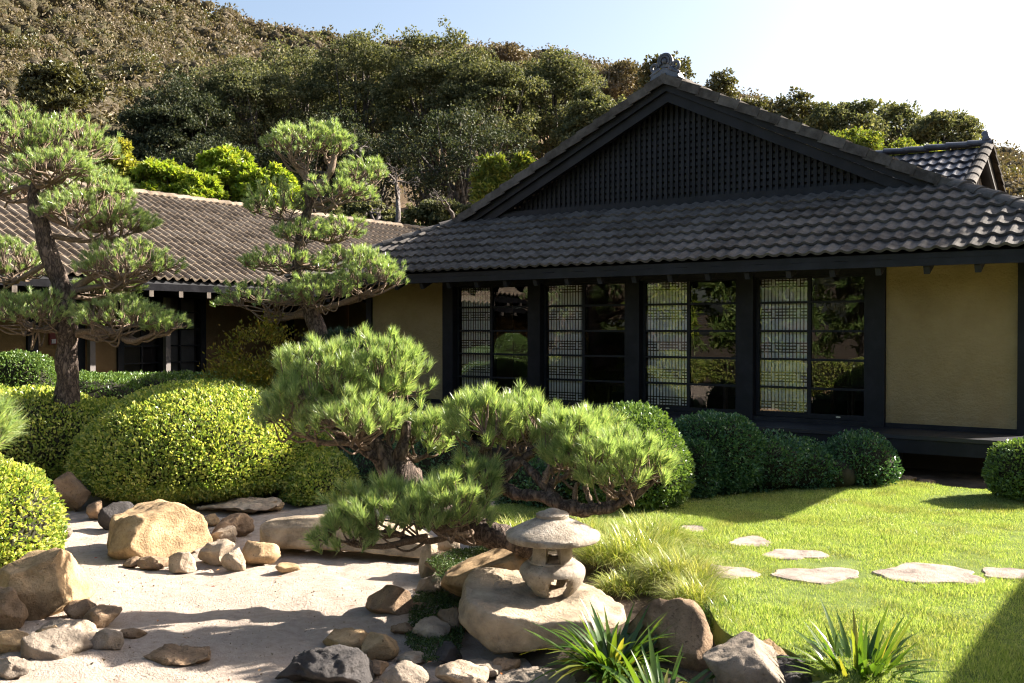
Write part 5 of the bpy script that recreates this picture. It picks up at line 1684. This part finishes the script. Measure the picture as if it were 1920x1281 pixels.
# pine shoot hanging in from the left edge, close to the lens
pE = empty('pine_branch', P(-60, 870, 5.2), 'blurred pine branch reaching in at the left edge of the frame', 'pine branch')
px_pad(pE, -22, 795, 42, 48, 5.2, 26, (-120, 880, 5.2), seed=71, k=80, L=.13, w=.005, r_limb=.015, under=.5)
# ------------------------------------------------------------------ broadleaf trees and hillside scrub
M_oak = foliage('oak_leaf', gain=1.2, cols=[(.035, .045, .022), (.07, .08, .038), (.12, .125, .06), (.2, .19, .1)], trans=.35, tcol=(1.1, 1.1, .6), rough=.6, spec=.2)
M_oakshade = foliage('shaded_oak_leaf', [(.02, .03, .016), (.036, .048, .024), (.06, .072, .036), (.11, .11, .06)], trans=.25, tcol=(1.1, 1.1, .6), rough=.6, spec=.2)  # oak leaves darkened so their colour carries the canopy shade
M_oakbark = bark('oak_bark', [(.04, .034, .03), (.1, .088, .078), (.17, .15, .135)], 6, .05)
M_hilloak = foliage('hill_oak_leaf', [(.05, .055, .025), (.09, .09, .035), (.14, .13, .055)], trans=.25)
M_lime = foliage('lime_leaf', [(.13, .2, .02), (.2, .28, .03), (.3, .36, .05), (.36, .36, .07)], trans=.45, tcol=(1.2, 1.2, .5))
M_gold = foliage('gold_leaf', [(.17, .2, .03), (.26, .27, .045), (.36, .33, .08)], trans=.45)
M_willow = foliage('willow_leaf', [(.08, .14, .035), (.14, .21, .055), (.24, .29, .09)], trans=.35)
M_bamboo = foliage('bamboo_leaf', [(.07, .11, .02), (.13, .17, .03), (.22, .22, .05)], trans=.4)
M_scrub = foliage('scrub_leaf', gain=1.2, cols=[(.06, .055, .025), (.1, .085, .04), (.145, .12, .06)], trans=.15, rough=.6, spec=.2,
                  patch=[(.115, .09, .06), (.165, .13, .088), (.21, .167, .12)], patch_scale=.2, shift=-.02)

def clump_leaves(centers, radii, n, leaf, flat=.75, aspect=.7, shell=.55, jitter=.3):
    """leaves on the outside of many small clumps"""
    w = radii ** 2; w = w / w.sum()
    k = rng.choice(len(centers), n, p=w)
    d = rand_dirs(n); d[:, 2] = np.where(d[:, 2] < -.3, -d[:, 2] * .6, d[:, 2])
    r = radii[k] * (shell + (1 - shell) * rng.random(n) ** .5) * (1 + .25 * rng.normal(size=n) * jitter)
    pos = centers[k] + d * r[:, None] * np.array([1, 1, flat])
    yd = d * .5 + rand_dirs(n) * .9
    zd = d * .5 + rand_dirs(n) * .8 + [0, 0, .6]
    L_ = leaf * rng.uniform(.6, 1.3, n)
    return scatter(*LEAF, pos, yd, zd, L_ * aspect, L_, L_)

def crown_clumps(c, rx, ry, rz, n, rmin, rmax, seed, zlow=-.7):
    r = np.random.default_rng(seed)
    d = unit(r.normal(size=(n * 2, 3))); d = d[d[:, 2] > zlow][:n]
    q = r.uniform(.35, 1.0, len(d)) ** .55
    lump = 1 + .22 * fbm(d, 1.6, seed, 2)
    cen = c + (d[:, 0:1] * rx * RGT + d[:, 1:2] * ry * AY + np.stack([0 * q, 0 * q, d[:, 2] * rz], 1)) * (q * lump)[:, None]
    return cen, r.uniform(rmin, rmax, len(d))

def tree(name, label, u, vtop, hw, d, vbot, mat, n, leaf, base_z=None, group=None, clumps=46, cr=(.16, .3), trunk_r=.25, seed=1, depthf=.8, aspect=.7, lean=0, cat='tree', stems=1, bmat=None, zlow=-.7, base_u=None, sprig=.1):
    s = d / F_PX
    top = P(u, vtop, d); bot = P(u, vbot, d)
    rx = hw * s; rz = (top[2] - bot[2]) / 2
    c = (top + bot) / 2
    bp = P(base_u if base_u is not None else u, 617, d)
    base = np.array([bp[0], bp[1], base_z if base_z is not None else bot[2] - rz * .8])
    root = empty(name, base, label, cat, group)
    R = (rx + rz) / 2
    cen, rad = crown_clumps(c, rx * .86, rx * depthf, rz * .86, clumps, R * cr[0], R * cr[1], seed, zlow)
    parts = [clump_leaves(cen, rad, int(n * (1 - sprig)), leaf, aspect=aspect)]
    # loose sprigs that break the outline
    ns = max(6, int(clumps * .8))
    c2, r2 = crown_clumps(c, rx * .93, rx * depthf, rz * .95, ns, R * .05, R * .1, seed + 5, -.3)
    parts.append(clump_leaves(c2, r2, int(n * sprig), leaf, flat=1.3, aspect=aspect))
    V, fs = join(parts)
    obj('crown', V, fs, mat, root)
    m = MB(); r = np.random.default_rng(seed)
    for k in range(stems):
        st = base + np.array([r.normal() * .3 * (stems > 1), r.normal() * .3 * (stems > 1), -.2])
        mid = st * .45 + c * .55 + r.normal(size=3) * rx * .12
        p_ = smooth_path([st, st * .6 + mid * .4 + r.normal(size=3) * rx * .05, mid, c + np.array([0, 0, rz * .35])], 5)
        m.tube(p_, np.linspace(trunk_r, trunk_r * .2, len(p_)), 9, jitter=.15, seed=seed)
        for i in range(max(5, clumps // (5 * stems))):
            j = r.integers(len(p_) // 3, len(p_) - 1)
            e = cen[r.integers(0, len(cen))]
            q = smooth_path([p_[j], p_[j] * .5 + e * .5 + r.normal(size=3) * rx * .06, e], 4)
            m.tube(q, np.linspace(trunk_r * .38, trunk_r * .06, len(q)), 6, cap=False)
    m.build('trunk', bmat or M_oakbark, root, True)
    return root

OAKS = [
    # u, vtop, half width, depth, vbot, leaves, label
    (330, 150, 110, 44, 420, 'dark shaded oak at the left end of the oak row behind the tan roof'),
    (455, 92, 120, 47, 380, 'broad oak second from the left in the row behind the roofs'),
    (575, 62, 105, 50, 370, 'tall oak above the leaning pine in the row behind the roofs'),
    (690, 50, 100, 48, 370, 'tall oak left of the highest crown in the row behind the roofs'),
    (805, 48, 95, 46, 360, 'highest-topped oak in the middle of the row'),
    (905, 92, 100, 44, 350, 'pale olive oak right of the highest crown in the row'),
    (1040, 72, 85, 46, 380, 'oak with a pointed top left of the big gable'),
    (1120, 150, 80, 42, 400, 'light olive oak half hidden by the left slope of the big gable'),
    (620, 210, 120, 40, 440, 'dark lower oak in the shade behind the leaning pine'),
    (860, 200, 130, 40, 430, 'dark lower oak in the shade left of the big gable'),
    (400, 250, 110, 40, 430, 'dark lower oak above the lime-green shrubs'),
    (240, 235, 60, 42, 430, 'small dark oak at the foot of the hill behind the tall left pine'),
]
for i, (u, vt, hw, d, vb, lab) in enumerate(OAKS):
    tree('oak_tree', lab, u, vt, hw * 1.15, d, vb, M_oakshade if i in (0, 8, 9, 10, 11) else M_oak, 34000 if i < 8 else 12000, .125, base_z=hill_pt([u], [(d - 36) / 90])[0][2], group='oaks behind the roofs', clumps=150, cr=(.12, .22), trunk_r=.3, seed=100 + i, stems=2)
# oak alone on the slope, and the trees along the skyline
for i, (u, vt, hw, d, vb, mt, nn, lf, lab) in enumerate([
    (112, 118, 78, 75, 215, M_hilloak, 9000, .3, 'dark oak standing alone on the brown hillside above the left pine'),
    (1245, 92, 52, 80, 200, M_hilloak, 5000, .26, 'skyline tree directly behind the ridge ornament'),
    (1352, 132, 32, 85, 205, M_hilloak, 2200, .26, 'small airy round tree alone on the skyline right of the ornament'),
    (1410, 178, 30, 85, 240, M_hilloak, 2200, .26, 'low bush on the skyline just right of the airy tree'),
    (1490, 172, 38, 78, 260, M_hilloak, 3600, .26, 'rounded skyline tree above the middle of the right roof slope'),
    (1585, 185, 66, 70, 300, M_oak, 8000, .24, 'broad green tree on the right hillside with a paler bush below'),
    (1680, 192, 52, 74, 310, M_oak, 6500, .24, 'dark-topped tree between the two broad trees on the right hillside'),
    (1770, 208, 62, 70, 320, M_oak, 8000, .24, 'broad green tree left of the slate roof on the right hillside'),
    (1605, 242, 56, 60, 320, M_bamboo, 6000, .2, 'pale sunlit bush at the bottom of the right hillside'),
    (1700, 270, 60, 60, 330, M_bamboo, 5000, .2, 'olive bush just above the slate roof'),
    (955, 78, 44, 100, 160, M_scrub, 3500, .3, 'brown bush on the skyline right of the oak row'),
    (1170, 118, 60, 95, 200, M_scrub, 5000, .3, 'brown scrub crown on the skyline left of the ornament'),
]):
    tree('hillside_tree', lab, u, vt, hw * (1.25 if u > 1380 else 1.0), d, vb + 15, mt, int(nn * 1.2), lf, group='trees on the hillside', clumps=60, cr=(.16, .32), trunk_r=.2, seed=200 + i, sprig=.2)
# lime shrubs behind the wing ridge
for i, (u, vt, hw, d, vb, mt, nn, lab) in enumerate([
    (215, 300, 52, 30.5, 420, M_gold, 5000, 'golden-leaved shrub behind the roof ridge beside the left pine'),
    (300, 318, 62, 30.5, 420, M_lime, 8000, 'light green leafy tree behind the roof ridge'),
    (375, 338, 40, 30, 420, M_lime, 5000, 'small light green tree right of the leafy one behind the ridge'),
    (425, 280, 52, 31.5, 420, M_lime, 8000, 'bright lime feathery tree behind the roof ridge'),
    (500, 325, 52, 31, 430, M_lime, 7000, 'low lime tree between the feathery one and the leaning pine'),
]):
    tree('maple_tree', lab, u, vt - 14, hw * 1.2, d, vb, mt, int(nn * 1.3), .17, base_z=GZ, group='bright trees behind the wing ridge', clumps=50, cr=(.14, .26), trunk_r=.1, seed=300 + i, aspect=.5, sprig=.25)
tree('bamboo_clump', 'thin golden bamboo shoot rising beside the left pine', 228, 246, 10, 30, 350, M_gold, 500, .18, base_z=GZ, clumps=14, trunk_r=.03, seed=330, aspect=.35)
tree('bamboo_clump', 'yellow-green bamboo clump left of the gable roof edge', 922, 290, 34, 33, 400, M_bamboo, 3500, .22, base_z=GZ, clumps=40, cr=(.2, .35), trunk_r=.04, seed=331, aspect=.35, stems=4)
tree('bamboo_clump', 'small bamboo tuft close to the gable roof edge', 985, 285, 22, 33, 350, M_bamboo, 1500, .2, base_z=GZ, clumps=20, trunk_r=.03, seed=332, aspect=.35, stems=2)
for i, (u, vt, hw, vb, lab) in enumerate([(760, 385, 75, 470, 'low green undergrowth left of the gable above the tan roof'), (850, 375, 70, 450, 'low undergrowth behind the left hip of the big roof'), (665, 370, 70, 460, 'dark undergrowth behind the right pads of the leaning pine'), (940, 350, 70, 430, 'dark undergrowth below the bamboo by the gable edge')]):
    tree('undergrowth_bush', lab, u, vt, hw, 35.5, vb, M_oak, 6000, .13, base_z=GZ, clumps=30, seed=340 + i, trunk_r=.05, cat='bush')

# bare grey trees in the gap
M_grey = bark('dead_bark', [(.07, .06, .055), (.13, .112, .1), (.2, .175, .16)], 10, .03)
def bare_tree(label, u, v, d, h_px, seed, lean=0.0, levels=5, thick=.11):
    r = np.random.default_rng(seed)
    base = P(u, v, d)
    root = empty('bare_tree', base, label, 'tree', 'bare trees in the oak shade')
    m = MB(); tw = MB()
    H = h_px * d / F_PX
    def grow(p, dirv, L, rad, lev):
        n = 4
        pts = [p]
        for i in range(n):
            dirv = unit(dirv + r.normal(size=3) * .22)
            pts.append(pts[-1] + dirv * L / n)
        (m if lev < 2 else tw).tube(smooth_path(pts, 3), np.linspace(rad, rad * .6, n * 3 + 1), 7 if lev < 2 else 4, cap=False)
        if lev < levels:
            for k in range(2 if lev < 2 else 3):
                j = r.integers(2, n + 1)
                grow(pts[j], unit(dirv + r.normal(size=3) * .75 + [0, 0, .1]), L * r.uniform(.5, .8), rad * .55, lev + 1)
    grow(base, unit(np.array([0, 0, 1.0]) + RGT * lean), H * .4, thick, 0)
    m.build('trunk', M_grey, root, True); tag(tw.build('twigs', M_grey, root), kind='stuff')
bare_tree('forked grey bare tree in the dark gap between the leaning pine and the gable', 745, 425, 34, 190, 1, -.1)
bare_tree('smaller bare grey tree bending right in the dark gap', 700, 440, 34.5, 110, 2, .4, thick=.12)
bare_tree('dense bare grey bush at the left foot of the gable', 850, 420, 34, 110, 3, 0, thick=.08)
bare_tree('bare grey tree behind the round top of the leaning pine', 690, 380, 36, 130, 4, .2, thick=.1)

# hillside scrub: far too many to count
def zone(n, u0, u1, t0, t1):
    return np.stack([rng.uniform(u0, u1, n), rng.uniform(t0, t1, n)], 1)
zn = np.vstack([zone(3000, -100, 700, .18, 1.05), zone(700, 700, 1500, .8, 1.05), zone(800, 1500, 2000, .45, 1.05), zone(300, -400, 2400, .05, 1.2)])
hp = hill_pt(zn[:, 0], zn[:, 1])
nb = len(hp)
rad = rng.uniform(.65, 2.1, nb) * (.75 + .6 * (vnoise(hp, .08, 77) + 1) / 2)
cen = hp + np.stack([0 * rad, 0 * rad, rad * .25], 1)
tv, tf = ico(2)
tv = tv[:, :] * np.array([1, 1, .78])
core = []
for k0 in range(6):
    sel = (np.arange(nb) % 6 == k0) & (rad > 1.2)
    w = tv * (1 + .3 * fbm(tv, 1.7, 900 + k0, 2))[:, None]
    core.append(scatter(w, [tf], cen[sel], rand_dirs(sel.sum()) * [1, 1, 0], np.tile([0, 0, 1.0], (sel.sum(), 1)), rad[sel] * .66, rad[sel] * .66, rad[sel] * .66))
V, fs = clump_leaves(cen, rad, 190000, .44, flat=.85, shell=.6, aspect=.55)
scrub = tag(obj('hillside_scrub', V, fs, M_scrub), 'dry brown and olive scrub covering the hillside', 'scrub', kind='stuff')
M_sbody = surface('scrub_body', [(.042, .048, .022), (.095, .08, .05), (.17, .138, .1)], rough=.95, scale=.35, detail=14, bump=1.0, bump_scale=3.5, bump_dist=.5, spec=.05)
V, fs = join(core)
tag(obj('scrub_body', V, fs, M_sbody, scrub, True), kind='stuff')

dk = np.vstack([zone(150, -80, 560, .2, .98), zone(50, 1450, 2000, .5, 1.0)])
hp2 = hill_pt(dk[:, 0], dk[:, 1]); r2 = rng.uniform(1.1, 2.4, len(hp2))
c3 = np.vstack([hp2 + rng.normal(size=hp2.shape) * r2[:, None] * [.45, .45, .2] + [0, 0, .6] for _ in range(4)]); r3 = np.tile(r2 * .62, 4)
V, fs = clump_leaves(c3, r3, 52000, .3, flat=.9, shell=.6)
tag(obj('hillside_bushes', V, fs, M_hilloak), 'darker olive bushes dotted over the brown hillside', 'bushes', kind='stuff')

# trees and mounds behind the camera that the glass doors mirror
for i, (x, y, h, r_, mt, lab) in enumerate([
    (-10.4, -20.5, 7.0, 2.5, M_willow, 'willowy green tree mirrored in the rightmost glass bay'),
    (-13.6, -19.5, 6.5, 2.3, M_willow, 'leafy tree mirrored in the third glass bay from the left'),
    (-7.6, -22.0, 7.5, 2.6, M_willow, 'tall tree behind the viewer mirrored at the right edge of the glass'),
    (-17.0, -17.5, 6.5, 2.2, M_lime, 'bright leafy tree mirrored in the second glass bay'),
    (-5.0, -27.0, 9.0, 3.5, M_oak, 'dark tree far behind the viewer closing the mirrored view'),
    (-12.0, -27.0, 9.0, 3.5, M_oak, 'dark tree behind the willowy one in the mirrored view'),
]):
    base = np.array([x, y, GZ])
    root = empty('garden_tree', base, lab, 'tree', 'trees mirrored in the glass')
    cen, rad = crown_clumps(base + [0, 0, h * .55], r_, r_, h * .42, 60, r_ * .14, r_ * .26, 400 + i, -.9)
    V, fs = clump_leaves(cen, rad, 9000, .24, aspect=.3)
    obj('crown', V, fs, mt, root)
    m = MB(); m.tube(smooth_path([base, base + [.1, .1, h * .3], base + [0, .2, h * .7]], 4), np.linspace(.16, .05, 9), 8)
    for k in range(9):
        e = cen[k * 5]; m.tube(smooth_path([base + [0, .1, h * .35], (base + [0, 0, h * .4] + e) / 2, e], 3), np.linspace(.05, .015, 7), 5, cap=False)
    m.build('trunk', M_oakbark, root, True)
def world_lobe(x, y, rx, ry, h): return dict(c=np.array([x, y, GZ + h * .42]), rx=rx, ry=ry, up=h * .58, dn=h * .42)
shrub('clipped_hedge', 'clipped mound left of the viewer mirrored in the rightmost bay', [world_lobe(-9.2, -13.6, 1.5, 1.3, 1.25), world_lobe(-8.2, -16.6, 1.7, 1.4, 1.45)], M_az, .08, 550, cat='hedge')
shrub('clipped_hedge', 'long clipped hedge left of the viewer mirrored in the middle bays', [world_lobe(-11.6, -15.2, 1.6, 1.4, 1.4), world_lobe(-14.6, -14.6, 1.6, 1.3, 1.3)], M_az, .08, 550, cat='hedge')
# oak added out of frame beyond the hall to shade the front eaves
base = np.array([1.3, 8.4, GZ])
root = empty('oak_tree', base, 'unseen oak added beyond the right end of the hall to shade the eaves', 'tree')
cen, rad = crown_clumps(base + [0, 0, 9.85], 1.75, 2.0, .5, 90, .3, .5, 777, -.9)
V, fs = clump_leaves(cen, rad, 20000, .17)
obj('crown', V, fs, M_oak, root)
m = MB(); m.tube(smooth_path([base, base + [.1, .1, 4], base + [0, .2, 9]], 4), np.linspace(.3, .1, 9), 9)
for k in range(9):
    e = cen[k * 7]; m.tube(smooth_path([base + [0, .1, 5.5], (base + [0, 0, 6.5] + e) / 2, e], 3), np.linspace(.1, .02, 7), 5, cap=False)
m.build('trunk', M_oakbark, root, True)
